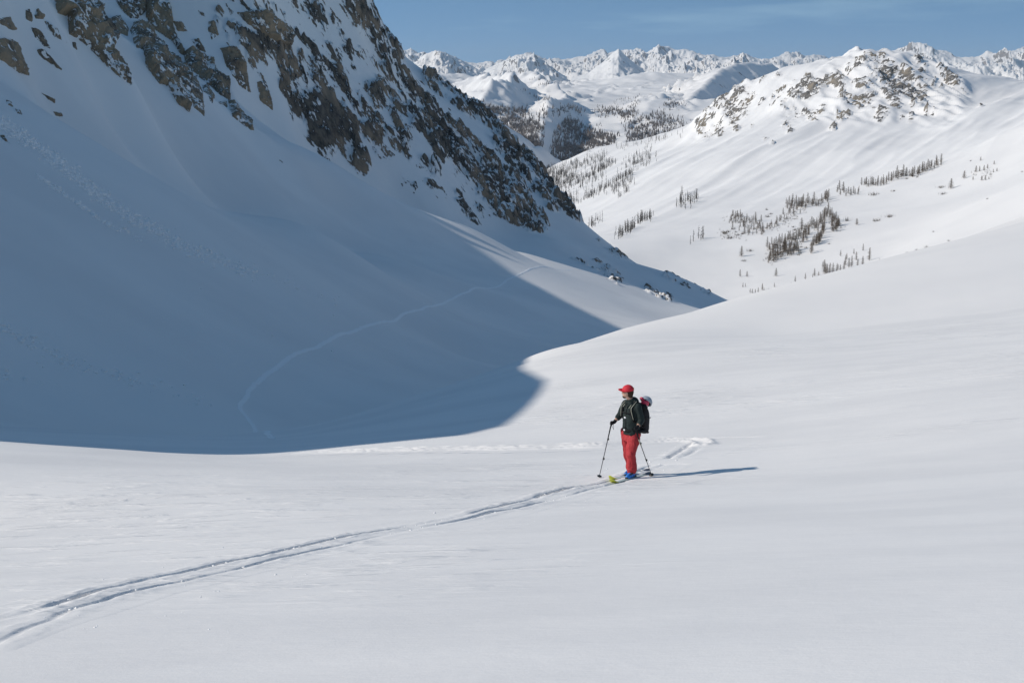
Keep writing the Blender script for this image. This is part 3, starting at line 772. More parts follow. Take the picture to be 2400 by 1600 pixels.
def spike(V, F, a, b, w):
    """a thin three-sided spike from a to b"""
    a = Vector(a); b = Vector(b); d = (b - a).normalized()
    s = d.orthogonal().normalized() * w; t = d.cross(s)
    i = len(V)
    V += [a + s, a - s * .5 + t * .87, a - s * .5 - t * .87, b]
    F += [(i, i + 1, i + 3), (i + 1, i + 2, i + 3), (i + 2, i, i + 3)]
def tree_mesh(kind, seed):
    """unit-height conifer: (trunk mesh, crown mesh)"""
    r = random.Random(seed)
    V, F = [], []
    lean = (r.uniform(-.03, .03), r.uniform(-.03, .03))
    ns = 6; rings = [(0, .02), (.35, .0145), (.7, .008), (1.0, .0015)]
    for h, rad in rings:
        for k in range(ns):
            V.append(Vector((lean[0] * h * h + rad * math.cos(k * 2 * math.pi / ns), lean[1] * h * h + rad * math.sin(k * 2 * math.pi / ns), h - .03 * (h == 0))))
    for i in range(len(rings) - 1):
        for k in range(ns):
            p, q = i * ns + k, i * ns + (k + 1) % ns
            F += [(p, q, q + ns), (p, q + ns, p + ns)]
    trunk = (np.array([tuple(v) for v in V]), np.array(F))
    V, F = [], []
    nb = {'larch': 150, 'wide': 170, 'pine': 120}[kind]
    for i in range(nb):
        h = .12 + .86 * (i + r.random()) / nb
        wid = {'larch': .25, 'wide': .36, 'pine': .2}[kind] * (1.06 - h) ** .65 * r.uniform(.4, 1.2) * (1 if h > .2 else .75)
        an = i * 2.4 + r.uniform(-.5, .5)
        a = (lean[0] * h * h, lean[1] * h * h, h)
        dz = -.25 * wid + r.uniform(-.02, .03)
        b = (a[0] + wid * math.cos(an), a[1] + wid * math.sin(an), h + dz)
        w = {'larch': .0072, 'wide': .0072, 'pine': .022}[kind]
        spike(V, F, a, b, w)
        for f in (.45, .75):                                     # side twigs
            m = Vector(a).lerp(Vector(b), f); an2 = an + r.choice((-1, 1)) * r.uniform(.5, 1.0)
            spike(V, F, m, m + Vector((math.cos(an2), math.sin(an2), r.uniform(-.5, .25))) * wid * .42, w * .75)
    crown = (np.array([tuple(v) for v in V]), np.array(F))
    return trunk, crown
KINDS = {}
for kind, n in (('larch', 5), ('wide', 2), ('pine', 3)):
    KINDS[kind] = []
    for i in range(n):
        (tv, tf), (cv, cf) = tree_mesh(kind, 40 + i)
        pair = []
        for nm, v, f, m in (('trunk', tv, tf, M_BARK), ('crown', cv, cf, M_TWIG_DARK if kind == 'pine' else M_TWIG)):
            me = bpy.data.meshes.new(nm)
            me.from_pydata([tuple(p) for p in v], [], [tuple(q) for q in f]); me.materials.append(m)
            pair.append(me)
        KINDS[kind].append(pair)
def put_tree(u, v, hpx, label, group, kind='larch', name=None, sheet=None, zf=None):
    """one tree with its foot at photo pixel (u, v), hpx photo pixels tall"""
    P = (sheet or SB).hit([u], [v])[0]
    x, y = P[0], P[1]
    z = float(np.ravel((zf or zB)(x, y))[0])
    hpx = hpx * random.uniform(.8, 1.15)
    h = hpx * (y * CP - z * SP) / FPX / .975
    root = bpy.data.objects.new(name or {'larch': 'larch_tree', 'wide': 'larch_tree', 'pine': 'pine_tree'}[kind], None)
    link(root); root.location = (x, y, z - .02 * h)
    root.scale = (h * random.uniform(.85, 1.2),) * 2 + (h,)
    root.rotation_euler = (0, 0, random.uniform(0, 6.28))
    root.empty_display_size = .1
    for me in random.choice(KINDS[kind]):
        link(bpy.data.objects.new(me.name.split('.')[0], me), root)
    return tag(root, label, 'tree', group)
def c5(X, Y): return 1600 + X / 2.94, 350 + Y / 2.94
def along(pts, n, jv=5, jh=(20, 30)):
    P = np.array([c5(*p) for p in pts]); seg = np.r_[0, np.cumsum(np.hypot(*np.diff(P, axis=0).T))]
    for i in range(n):
        t = (i + random.random()) / n * seg[-1]
        yield np.interp(t, seg, P[:, 0]), np.interp(t, seg, P[:, 1]) + random.uniform(-jv, jv), random.uniform(*jh)
L1, G1 = 'slender bare larch in the long diagonal row climbing the sunny mountainside', 'larches in the long diagonal row'
for u, v, h in along([(1228, 262), (1300, 256), (1380, 250), (1450, 226), (1500, 212), (1560, 196), (1650, 168), (1710, 138), (1790, 108)], 50, 4, (16, 27)): put_tree(u, v, h, L1, G1)
L2, G2 = 'small bare larch in the loose cluster left of the long diagonal row', 'larches below the diagonal row'
for u, v, h in along([(1060, 300), (1105, 315), (1150, 330), (1180, 332), (1220, 318)], 13, 7, (12, 24)): put_tree(u, v, h, L2, G2)
L3, G3 = 'bare larch in the middle row between the diagonal row and the brown grove', 'larches in the middle row'
for u, v, h in along([(710, 405), (800, 402), (880, 400), (940, 385), (1010, 352)], 34, 6, (13, 27)): put_tree(u, v, h, L3, G3)
L4, G4 = 'low dark larch in the scrubby stand at the left end of the groves', 'trees of the scrubby stand'
for u, v, h in along([(320, 490), (400, 520), (470, 545), (530, 555), (560, 540)], 44, 17, (12, 23)): put_tree(u, v, h, L4, G4)
L5, G5 = 'scattered bare larch between the scrubby stand and the middle row', 'scattered larches of the slope'
for u, v, h in along([(580, 560), (630, 520), (680, 480), (750, 450), (830, 450)], 20, 12, (11, 22)): put_tree(u, v, h, L5, G5)
for u, v, h in along([(585, 770), (640, 740), (700, 720), (760, 700), (800, 715)], 30, 9, (18, 27)): put_tree(u, v, h, 'brown bare larch along the lower front edge of the dense grove', 'larches of the dense grove, front edge')
for u, v, h in along([(580, 690), (660, 660), (740, 640), (800, 620), (870, 600)], 30, 11, (18, 27)): put_tree(u, v, h, 'brown bare larch in the left half of the dense grove', 'larches of the dense grove, left half')
for u, v, h in along([(820, 580), (880, 555), (940, 540), (975, 550), (920, 660), (880, 690)], 36, 9, (18, 28)): put_tree(u, v, h, 'brown bare larch in the middle of the dense grove', 'larches of the dense grove, middle')
for u, v, h in along([(960, 480), (1010, 470), (1060, 520), (1080, 545), (1020, 555)], 26, 8, (17, 28)): put_tree(u, v, h, 'brown bare larch in the upper right end of the dense grove', 'larches of the dense grove, upper right end')
put_tree(*c5(1200, 522), 20, 'broad bare larch standing alone right of the dense brown grove', None, 'wide')
L9, G9 = 'tall bare larch in the near cluster just above the foreground snow edge', 'larches of the near cluster'
for X, Y, h in [(1087, 735, 17), (1180, 720, 15), (1195, 765, 24), (1130, 760, 17), (1165, 810, 24), (1145, 815, 22), (1110, 845, 26), (1085, 855, 24), (1060, 860, 22), (1035, 865, 27), (1010, 880, 30), (985, 885, 31), (975, 848, 27), (965, 812, 16), (1120, 800, 22), (1070, 830, 16), (995, 850, 24), (1205, 810, 18), (935, 895, 22), (908, 870, 20), (895, 900, 18)]:
    put_tree(*c5(X, Y), h * 1.08, L9, G9)
put_tree(*c5(1285, 768), 28, 'tall bare larch at the right end of the near cluster', None)
put_tree(*c5(1240, 805), 29, 'tall bare larch at the foreground snow edge, lower right of the near cluster', None)
put_tree(*c5(1243, 697), 16, 'small bare larch standing highest above the near cluster', None)
put_tree(*c5(1357, 777), 10, 'tiny larch by the snow edge, rightmost of the near cluster', None)
put_tree(*c5(845, 893), 16, 'thin bare larch alone just left of the near cluster', None)
put_tree(*c5(775, 912), 17, 'bare larch alone on the snow, second to the left of the near cluster', None)
put_tree(*c5(745, 952), 13, 'small larch at the snow edge between the low thicket and the near cluster', None)
put_tree(*c5(643, 872), 18, 'lone bare larch on the flat valley floor above the low thicket', None, 'wide')
put_tree(*c5(443, 873), 17, 'right one of the two larches side by side on the flat valley floor', None, 'wide')
put_tree(*c5(395, 872), 16, 'left one of the two larches side by side on the flat valley floor', None)
put_tree(*c5(405, 738), 23, 'lone bare larch at the foot of the slope left of the brown grove', None, 'wide')
L10, G10 = 'low bare larch in the thicket at the foreground snow edge by the valley floor', 'larches of the low thicket'
for X, Y, h in [(632, 947, 12), (650, 982, 12), (615, 985, 10), (560, 987, 13), (548, 968, 18), (520, 985, 13), (480, 990, 14), (465, 987, 12), (415, 947, 13), (432, 942, 9), (500, 988, 12), (590, 985, 10)]:
    put_tree(*c5(X, Y), h, L10, G10)
L11, G11 = 'bushy dark larch in the patch high on the right edge slope', 'larches of the right edge patch'
for X, Y, h in [(2020, 160, 18), (2045, 155, 13), (2075, 150, 15), (2100, 135, 12), (2060, 215, 13), (2085, 212, 14), (2140, 158, 11), (2000, 212, 8), (2165, 150, 9), (2110, 205, 8)]:
    put_tree(*c5(X, Y), h, L11, G11, 'wide')
put_tree(*c5(2052, 88), 9, 'small larch standing above the patch at the right edge, left of two', None, 'wide')
put_tree(*c5(2145, 105), 10, 'small larch standing above the patch at the right edge, right of two', None, 'wide')
put_tree(*c5(1848, 272), 22, 'dark bushy larch with a long shadow below the right edge patch', None, 'wide')
put_tree(*c5(1938, 203), 18, 'round bushy larch between the shadowed larch and the right edge patch', None, 'wide')

# low shrubs poking through the snow
def shrub_mesh(seed):
    r = random.Random(seed); V, F = [], []
    for i in range(46):
        an = r.uniform(0, 6.28); R_ = r.uniform(.1, .5); x, y = r.gauss(0, .28), r.gauss(0, .28)
        spike(V, F, (x, y, -.05), (x + R_ * .5 * math.cos(an), y + R_ * .5 * math.sin(an), r.uniform(.3, .9)), .018)
    me = bpy.data.meshes.new('shrub'); me.from_pydata([tuple(v) for v in V], [], F); me.materials.append(M_SHRUB)
    return me
SHRUBS = [shrub_mesh(i) for i in range(4)]
def put_shrub(u, v, wpx, hpx, label, group=None):
    P = SB.hit([u], [v])[0]; x, y = P[0], P[1]; z = float(np.ravel(zB(x, y))[0])
    o = link(bpy.data.objects.new('shrub', random.choice(SHRUBS)))
    k = (y * CP - z * SP) / FPX
    o.location = (x, y, z); o.scale = (wpx * k, wpx * k, hpx * k * 1.1); o.rotation_euler = (0, 0, random.uniform(0, 6))
    return tag(o, label, 'shrub', group)
for X, Y, w, h, lab in [(1340, 492, 22, 9, 'wide low shrub right of the lone broad larch'), (1430, 466, 20, 9, 'wide low shrub farther right of the lone broad larch, higher of two'), (1130, 495, 12, 14, 'upright brown shrub between the brown grove and the lone broad larch'),
                        (1320, 330, 22, 10, 'scraggly shrub on the open snow under the long diagonal row'), (1450, 303, 12, 6, 'small shrub right of the scraggly shrub under the diagonal row'), (1785, 268, 16, 8, 'flat shrub left of the dark bushy larch with the long shadow'),
                        (1795, 310, 18, 8, 'flat shrub below the dark bushy larch with the long shadow'), (1555, 722, 14, 8, 'leftmost of three small shrubs along the foreground snow edge'), (1615, 700, 11, 7, 'middle one of three small shrubs along the foreground snow edge'), (1680, 682, 9, 10, 'rightmost of three small shrubs along the foreground snow edge'),
                        (1835, 632, 8, 4, 'tiny shrub beside the snow rib above the foreground edge'), (1730, 562, 6, 4, 'tiny shrub alone on the bare snow above the three edge shrubs'), (325, 612, 16, 9, 'dark low shrub on the hump below the scrubby stand'), (460, 700, 14, 8, 'brown shrub right of the lone larch at the foot of the slope'),
                        (420, 770, 12, 6, 'low shrub below the lone larch at the foot of the slope'), (2100, 345, 6, 4, 'tiny shrub low on the right edge slope'), (2340, 155, 5, 5, 'tiny shrub at the right edge of the picture'), (1010, 648, 9, 4, 'small pale shrub right of the lower end of the brown grove'), (1985, 90, 6, 4, 'tiny shrub left of the right edge patch')]:
    put_shrub(*c5(X, Y), w, h, lab)
for i in range(46):
    X, Y = random.choice([(random.uniform(240, 430), random.uniform(545, 620)), (random.uniform(560, 860), random.uniform(430, 560)), (random.uniform(600, 900), random.uniform(640, 740)), (random.uniform(1480, 1640), random.uniform(160, 215))])
    put_shrub(*c5(X, Y), random.uniform(6, 13), random.uniform(4, 9), 'low brown shrub scattered among the groves of the sunny slope', 'shrubs among the groves')

# the many small trees farther off
def cone_forest(name, sheet, zf, S, n, hm, mat, label, seed, ymin=None, holes=(), wide=.17, feather=False):
    r = np.random.default_rng(seed)
    S = np.array(S, float)
    area = np.array([math.hypot(s[2] - s[0], s[3] - s[1]) * 2 * s[4] * s[5] for s in S]) + np.array([math.pi * s[4] ** 2 * s[5] for s in S])
    k = r.choice(len(S), n, p=area / area.sum())
    t = r.random(n); off = r.normal(0, .5, (n, 2)) * S[k, 4:5]
    u = S[k, 0] + t * (S[k, 2] - S[k, 0]) + off[:, 0]; v = S[k, 1] + t * (S[k, 3] - S[k, 1]) + off[:, 1]
    keep = np.ones(n, bool)
    for h in holes: keep &= strokes(u, v, [h]) < .5
    clump = noise3(u / 9, v / 7, 0 * u, seed) > -.25
    u, v = u[keep & clump], v[keep & clump]
    P = sheet.hit(u, v, ymin)
    z = zf(P[:, 0], P[:, 1])
    n = len(u)
    h = hm * r.uniform(.6, 1.25, n)
    if feather:                                       # bare twiggy trees: a stem and short branches
        V, F = [], []
        R2 = random.Random(seed)
        for i in range(n):
            x, y, z0_, H = P[i, 0], P[i, 1], z[i], h[i] * 1.15
            spike(V, F, (x, y, z0_ - .3), (x + R2.uniform(-.03, .03) * H, y, z0_ + H), .03 * H)
            for q in range(15):
                f_ = .15 + .8 * (q + R2.random()) / 15; an = R2.uniform(0, 6.28); L_ = wide * 1.5 * H * (1.1 - f_) ** .7 * R2.uniform(.5, 1.2)
                spike(V, F, (x, y, z0_ + f_ * H), (x + L_ * math.cos(an), y + L_ * math.sin(an), z0_ + f_ * H + R2.uniform(-.3, .25) * L_), .027 * H)
        return tag(mesh_from(name, np.array([tuple(p) for p in V]), np.array(F), mat, False), label, kind='stuff')
    ns = 4
    ang = np.arange(ns) * 2 * math.pi / ns
    V = np.zeros((n, ns + 1, 3))
    for q in range(ns):
        aq = ang[q] + r.uniform(0, 1.5, n); rr = wide * h * r.uniform(.6, 1.3, n)
        V[:, q] = np.c_[P[:, 0] + rr * np.cos(aq), P[:, 1] + rr * np.sin(aq), z + h * r.uniform(.02, .2, n)]
    V[:, ns] = np.c_[P[:, 0], P[:, 1], z + h]
    b = (np.arange(n) * (ns + 1))[:, None]
    F = np.concatenate([b + np.array([[q, (q + 1) % ns, ns]]) for q in range(ns)])
    return tag(mesh_from(name, V.reshape(-1, 3), F, mat, False), label, kind='stuff')
M_FOREST = plain('far_larch_forest', (.17, .15, .14), .9, .1, .4, .02)
M_SPARSE = plain('slope_pines', (.06, .052, .044), .9, .1, .4, .05)
def zC(x, y): return y * SC.s(x / y, np.log(y))
FOREST = [(1165, 292, 1262, 300, 24, 1.6), (1215, 330, 1260, 345, 22, 2.2), (1230, 375, 1262, 385, 18, 2.2), (1440, 242, 1500, 226, 6, .5), (1475, 250, 1500, 240, 5, .8), (1420, 262, 1440, 256, 5, 1.0), (1310, 300, 1400, 330, 26, 1.3), (1300, 350, 1380, 352, 24, 1.5), (1290, 390, 1340, 375, 12, 2.2), (1390, 330, 1440, 330, 16, 1.8),
          (1150, 260, 1240, 264, 10, 1.4), (1270, 265, 1330, 262, 12, .9), (1320, 285, 1360, 300, 12, 1.2), (1330, 250, 1365, 262, 10, .7), (1395, 260, 1460, 262, 12, 1.3), (1455, 275, 1490, 262, 10, 1.8), (1480, 300, 1560, 270, 18, .9), (1470, 325, 1590, 315, 14, 1.4), (1560, 250, 1600, 240, 14, .8), (1470, 300, 1600, 290, 20, .7),
          (1100, 245, 1160, 262, 10, .6), (1260, 205, 1345, 186, 4, .9), (1240, 190, 1300, 184, 4, .7), (1230, 215, 1290, 240, 9, .4), (1380, 330, 1440, 345, 10, 1.5)]
PISTE = [(1324, 274, 1294, 300, 7, 1), (1294, 300, 1284, 330, 7, 1), (1284, 330, 1270, 402, 7, 1), (1456, 300, 1462, 338, 6, 1), (1392, 326, 1440, 342, 2.5, 1), (1478, 298, 1530, 285, 3, 1), (1445, 285, 1456, 306, 4, 1), (1278, 300, 1284, 310, 3, 1)]
cone_forest('larch_forest', SC, zC, FOREST, 9200, 10.0, M_FOREST, 'brown larch forest covering the slopes of the distant valley', 5, holes=PISTE, wide=.14)
SLOPE = [(1280, 425, 1330, 405, 18, 2.2), (1290, 450, 1350, 420, 20, 2.2), (1330, 400, 1420, 372, 14, 1.3), (1350, 440, 1420, 400, 20, 1.1), (1390, 410, 1440, 380, 10, 1.3), (1350, 470, 1400, 455, 10, 1.2), (1400, 450, 1430, 440, 8, 1.6), (1440, 440, 1480, 415, 14, 1.6), (1310, 480, 1345, 470, 10, 1.6), (1480, 395, 1530, 375, 12, 1.0), (1440, 355, 1600, 320, 7, .5), (1460, 400, 1520, 350, 16, .35), (1450, 465, 1470, 450, 6, .7), (1260, 412, 1300, 395, 10, 1.8)]
cone_forest('scattered_pines', SB, zB, SLOPE, 1900, 7.0, M_SPARSE, 'dark pines scattered over the lower left flank of the sunny mountain', 6, ymin=900, wide=.15, feather=True)
GROVES = [(1590, 495, 1640, 470, 10, 1), (1500, 525, 1530, 515, 7, 1.2), (1440, 560, 1470, 545, 8, 1.6), (1470, 545, 1500, 530, 6, 1.3), (1390, 535, 1410, 520, 8, 1.5), (1610, 575, 1650, 555, 6, .6), (1590, 480, 1600, 470, 8, .8)]
cone_forest('sparse_larches', SB, zB, GROVES, 170, 8.0, M_SPARSE, 'small larches sprinkled low on the slope above the flat valley floor', 8, ymin=850, wide=.14, feather=True)

# low brush filling the groves, too small to count
def brush(name, areas, n, label, seed):
    r = np.random.default_rng(seed); A = np.array([c5(*a[:2]) + c5(*a[2:4]) + (a[4] / 2.94, a[5]) for a in areas])
    k = r.choice(len(A), n, p=A[:, 5] / A[:, 5].sum()); t = r.random(n); o_ = r.normal(0, .55, (n, 2)) * A[k, 4:5]
    P = SB.hit(A[k, 0] + t * (A[k, 2] - A[k, 0]) + o_[:, 0], A[k, 1] + t * (A[k, 3] - A[k, 1]) + o_[:, 1], 850)
    z = zB(P[:, 0], P[:, 1]); V, F = [], []
    for (x, y, _), zz_ in zip(P, z):
        for q in range(7):
            an = r.uniform(0, 6.28); L_ = r.uniform(.6, 2.6)
            spike(V, F, (x + r.normal(0, .6), y + r.normal(0, .6), zz_ - .1), (x + math.cos(an) * L_ * .5, y + math.sin(an) * L_ * .5, zz_ + L_), .05)
    return tag(mesh_from(name, np.array([tuple(v) for v in V]), np.array(F), M_SHRUB, False), label, kind='stuff')
brush('brushwood', [(590, 750, 800, 640, 45, 3), (700, 640, 960, 500, 40, 3), (960, 440, 1080, 540, 35, 2), (320, 490, 560, 540, 35, 3), (580, 560, 850, 430, 30, 1.5), (720, 400, 1010, 350, 14, .7), (1250, 262, 1780, 120, 12, .8), (250, 590, 420, 600, 25, 1), (1990, 170, 2150, 170, 25, .5)], 620, 'thin leafless brushwood between the larches of the sunny slope', 77)
# ------------------------------------------------------------------ rock outcrops of the near slope
M_OUT = snow_rock_mat('outcrop_rock', 0.42, (.062, .053, .045), (.25, .19, .13), (.35, .255, .165), snow_bump=.03, snow_scale=.5, edge=.80, ledge=.12, ledge_at=(.7, .95), stretch=2.2, warm_at=(.36, .56))
def in_poly(u, v, P):
    ins = np.zeros(u.shape, bool); d = np.full(u.shape, 1e9); n = len(P)
    for i in range(n):
        (x0, y0), (x1, y1) = P[i], P[(i + 1) % n]
        c = ((y0 > v) != (y1 > v)) & (u < (x1 - x0) * (v - y0) / (y1 - y0 + 1e-12) + x0)
        ins ^= c
        dx, dy = x1 - x0, y1 - y0
        t = np.clip(((u - x0) * dx + (v - y0) * dy) / (dx * dx + dy * dy + 1e-9), 0, 1)
        d = np.minimum(d, np.hypot(u - x0 - t * dx, v - y0 - t * dy))
    return np.where(ins, d, -d)
def outcrop(poly, label, scale=2.94, seed=0, hk=1.0, off=(0, 0), group=None):
    """a craggy rock standing out of the snow: its foot follows the outline on the slope, its face stands off the slope"""
    P = [(off[0] + x / scale, off[1] + y / scale) for x, y in poly]
    us = [p[0] for p in P]; vs = [p[1] for p in P]
    st = 1.7 if (max(us) - min(us)) > 25 else 1.1
    U, Vv = np.meshgrid(np.arange(min(us) - 5, max(us) + 5, st), np.arange(min(vs) - 5, max(vs) + 5, st))
    d = in_poly(U, Vv, P)
    d = d + 4.2 * fbm(U / 13, Vv / 13, 0 * U + seed, 4, 500 + seed, gain=.65) + 1.2
    B = SA.hit(U.ravel(), Vv.ravel()).reshape(U.shape + (3,))
    du = np.gradient(B, axis=1); dv = np.gradient(B, axis=0)
    n = np.cross(du, dv).reshape(-1, 3); n /= np.linalg.norm(n, axis=1)[:, None]
    n = np.median(n, axis=0); n = n if n @ np.median(B.reshape(-1, 3), axis=0) < 0 else -n
    n = n + np.array([0.15, -.35, 0.1]); n /= np.linalg.norm(n)
    ppm = FPX / np.median(B[..., 1])
    W = min(max(us) - min(us), max(vs) - min(vs)) / ppm
    H = float(np.clip(.20 * W, .5, 4.2)) * hk
    x, y, z = B[..., 0], B[..., 1], B[..., 2]
    al, ac = x * .55 - z * .83, x * .83 + z * .55
    r = ridged(ac / (W * .35 + 1), al / (W * .9 + 2), y / 30 + seed, 5, 540 + seed, gain=.62)
    f = fbm(ac / 1.6, al / 2.8, y / 6, 4, 560 + seed, gain=.62)
    st_ = np.abs((al / (W * .22 + .8) + .8 * f) % 1 - .5)                      # ledges
    h = H * sstep(-.5, 7, d) * (.35 + 1.1 * r) + .35 * H * f * sstep(0, 4, d) + .22 * H * (st_ - .25) * sstep(1, 5, d) - .5 * sstep(1.0, -1.5, d)
    V = B + n[None, None, :] * h[..., None]
    keep = (d > -1.5); k4 = keep[:-1, :-1] & keep[1:, 1:] & keep[:-1, 1:] & keep[1:, :-1]
    if k4.sum() < 4: return None
    rk = .66 + .25 * f + .22 * (r - .4)
    return tag(grid_obj('rock_outcrop', V[..., 0], V[..., 1], V[..., 2], M_OUT, {'rock': rk}, k4), label, 'rock', group)
OUT = [
    ([(0, 275), (60, 280), (120, 330), (150, 420), (200, 520), (130, 500), (60, 450), (0, 410), (-60, 380), (-60, 290)], 'brown wedge-shaped rock cut by the left edge of the picture'),
    ([(-30, 130), (70, 118), (118, 205), (80, 210), (0, 165), (-30, 160)], 'small dark rock near the left edge, above the wedge-shaped one'),
    ([(175, 70), (200, 62), (225, 110), (220, 150), (180, 135)], 'left one of two small rounded rocks near the top left corner'),
    ([(240, 85), (262, 62), (310, 110), (300, 135), (245, 125)], 'right one of two small rounded rocks near the top left corner'),
    ([(310, 150), (345, 150), (400, 210), (425, 275), (380, 250), (325, 200)], 'slim rock slanting down right of the two small rounded ones'),
    ([(215, 190), (265, 205), (310, 260), (345, 335), (300, 315), (240, 250)], 'slim rock slanting down below the two small rounded ones'),
    ([(250, 345), (285, 338), (345, 390), (425, 480), (370, 450), (290, 400)], 'long thin streak of rock slanting down above the wedge-shaped rock'),
    ([(370, -40), (640, -40), (700, 90), (690, 150), (770, 260), (780, 360), (860, 450), (905, 585), (840, 540), (730, 450), (640, 350), (540, 265), (480, 235), (470, 110), (400, 90)], 'big brown rock rib from the top edge, leftmost of the long ribs'),
    ([(660, 45), (700, 40), (750, 140), (715, 145), (670, 95)], 'small rock lump between the leftmost long rib and the gully to its right'),
    ([(770, 120), (830, 110), (885, 200), (880, 250), (840, 235), (780, 190)], 'speckled rock lump just right of the leftmost long rib'),
    ([(780, -30), (1010, -30), (1010, 70), (950, 120), (900, 120), (840, 60)], 'pale brown rock wall touching the top edge'),
    ([(1005, -20), (1150, -20), (1180, 60), (1190, 180), (1230, 290), (1290, 385), (1250, 370), (1180, 270), (1080, 205), (1010, 120)], 'tapering rock rib hanging down from the pale wall at the top edge'),
    ([(930, 150), (1000, 175), (1060, 240), (1130, 310), (1125, 345), (1190, 390), (1270, 480), (1305, 620), (1305, 775), (1230, 720), (1140, 585), (1100, 580), (1010, 460), (985, 340), (935, 335), (900, 210)], 'largest brown rock buttress with a bulging overhang at its middle'),
    ([(1290, 545), (1350, 525), (1400, 640), (1408, 805), (1340, 745), (1300, 660)], 'pointed rock tooth right beside the foot of the largest buttress'),
    ([(1275, 350), (1380, 370), (1465, 420), (1485, 500), (1560, 560), (1590, 690), (1520, 655), (1460, 600), (1360, 520), (1280, 470)], 'blocky rock band with snow patches above the pointed tooth'),
    ([(1395, 585), (1430, 580), (1480, 660), (1465, 725), (1410, 650)], 'small slanting rock right of the pointed tooth'),
    ([(1570, 680), (1640, 740), (1720, 830), (1757, 915), (1690, 875), (1600, 810)], 'lowest rock rib of the left group, ending in a point on open snow'),
    ([(1495, 705), (1560, 700), (1565, 735), (1510, 730)], 'tiny flat rock between the blocky band and the lowest rib'),
    ([(1525, 335), (1620, 320), (1690, 420), (1725, 635), (1650, 585), (1560, 450)], 'dagger-shaped rock rib standing alone above the open snow gully'),
    ([(1775, 570), (1830, 555), (1872, 690), (1880, 758), (1795, 690)], 'narrow spear-shaped rock at the left edge of the dark cliff band'),
    ([(1640, 90), (1740, 70), (1850, 70), (1900, 125), (2010, 200), (1995, 345), (1900, 300), (1780, 220), (1690, 150)], 'square brown crag high on the speckled snow face'),
    ([(1320, 270), (1370, 265), (1415, 355), (1370, 340)], 'little rock fin above the blocky band'),
    ([(1190, 145), (1250, 150), (1290, 215), (1230, 210)], 'little dark rock between the tapering rib and the speckled face'),
    ([(1440, 150), (1480, 140), (1505, 240), (1460, 270), (1435, 210)], 'thin upright rock strip left of the square brown crag'),
    ([(45, 690), (75, 700), (90, 735), (60, 725)], 'tiny rock low at the far left, left one of a pair'),
    ([(105, 750), (140, 765), (155, 790), (120, 785)], 'tiny rock low at the far left, right one of a pair'),
    ([(285, 640), (380, 685), (378, 712), (330, 680)], 'row of tiny stones in the snow under the thin rock streak'),
    ([(372, 770), (420, 775), (436, 805), (385, 795)], 'tiny flat rock alone on the snow under the row of stones'),
    ([(1910, 1095), (1930, 1098), (1955, 1128), (1925, 1115)], 'tiny dark stone alone in the middle of the shaded slope'),
    ([(0, 935), (25, 940), (68, 990), (35, 975)], 'thin dark stone at the left edge beside the avalanche trail'),
    ([(500, 290), (520, 300), (530, 340), (508, 325)], 'tiny stone on the snow below the leftmost long rib'),
]
for i, (poly, lab) in enumerate(OUT): outcrop(poly, lab, seed=i)

# ------------------------------------------------------------------ snow debris, crumbs, far track
ICO = bmesh.new(); bmesh.ops.create_icosphere(ICO, subdivisions=1, radius=1.0)
ICO_V = np.array([v.co[:] for v in ICO.verts]); ICO_F = np.array([[v.index for v in f.verts] for f in ICO.faces]); ICO.free()
M_CHUNK = plain('broken_snow', (.97, .94, .91), .8, .2, .03, 3, bump=.02)
def chunks(name, P, S, seed, label=None, flat=.6):
    r = np.random.default_rng(seed); n = len(P)
    k = 1 + .28 * r.standard_normal((n, len(ICO_V), 1)).clip(-1.6, 1.6)
    an = r.uniform(0, 6.28, n); c, s = np.cos(an)[:, None], np.sin(an)[:, None]
    v = ICO_V[None] * k
    v = np.stack([v[..., 0] * c - v[..., 1] * s, v[..., 0] * s + v[..., 1] * c, v[..., 2] * flat], -1)
    v = v * (S[:, None, None]) + P[:, None, :]
    F = (np.arange(n) * len(ICO_V))[:, None, None] + ICO_F[None]
    return tag(mesh_from(name, v.reshape(-1, 3), F.reshape(-1, 3), M_CHUNK, True), label, kind='stuff')
def scatter(S, n, seed, smin, smax, pw=3.0):
    r = np.random.default_rng(seed); S = np.array(S, float)
    w = np.hypot(S[:, 2] - S[:, 0], S[:, 3] - S[:, 1]) * S[:, 5]
    k = r.choice(len(S), n, p=w / w.sum()); t = r.random(n); o_ = r.normal(0, .55, (n, 2)) * S[k, 4:5]
    u = S[k, 0] + t * (S[k, 2] - S[k, 0]) + o_[:, 0]; v = S[k, 1] + t * (S[k, 3] - S[k, 1]) + o_[:, 1]
    P = SA.hit(u, v); P[:, 2] += snow_relief(P[:, 0], P[:, 1])
    size = smin + (smax - smin) * r.random(n) ** pw
    return P, size
P, s_ = scatter([(-20, 275, 110, 360, 13, 3), (110, 360, 260, 480, 15, 3), (260, 480, 420, 575, 14, 2), (420, 575, 600, 640, 14, 1.2), (600, 640, 800, 710, 12, .3), (85, 410, 235, 515, 5, .8), (235, 515, 330, 560, 7, .4)], 2600, 1, .10, .36, 4)
chunks('avalanche_debris', P, s_, 1, 'trail of broken snow blocks running down the shaded slope')
P, s_ = scatter([(-10, 755, 100, 815, 14, 2), (100, 815, 200, 865, 16, 2), (200, 865, 330, 900, 14, 1), (330, 900, 500, 945, 14, .6), (0, 880, 140, 905, 8, .5)], 260, 2, .05, .22, 4)
chunks('avalanche_debris', P, s_, 2, 'snow blocks scattered at the foot of the shaded slope')
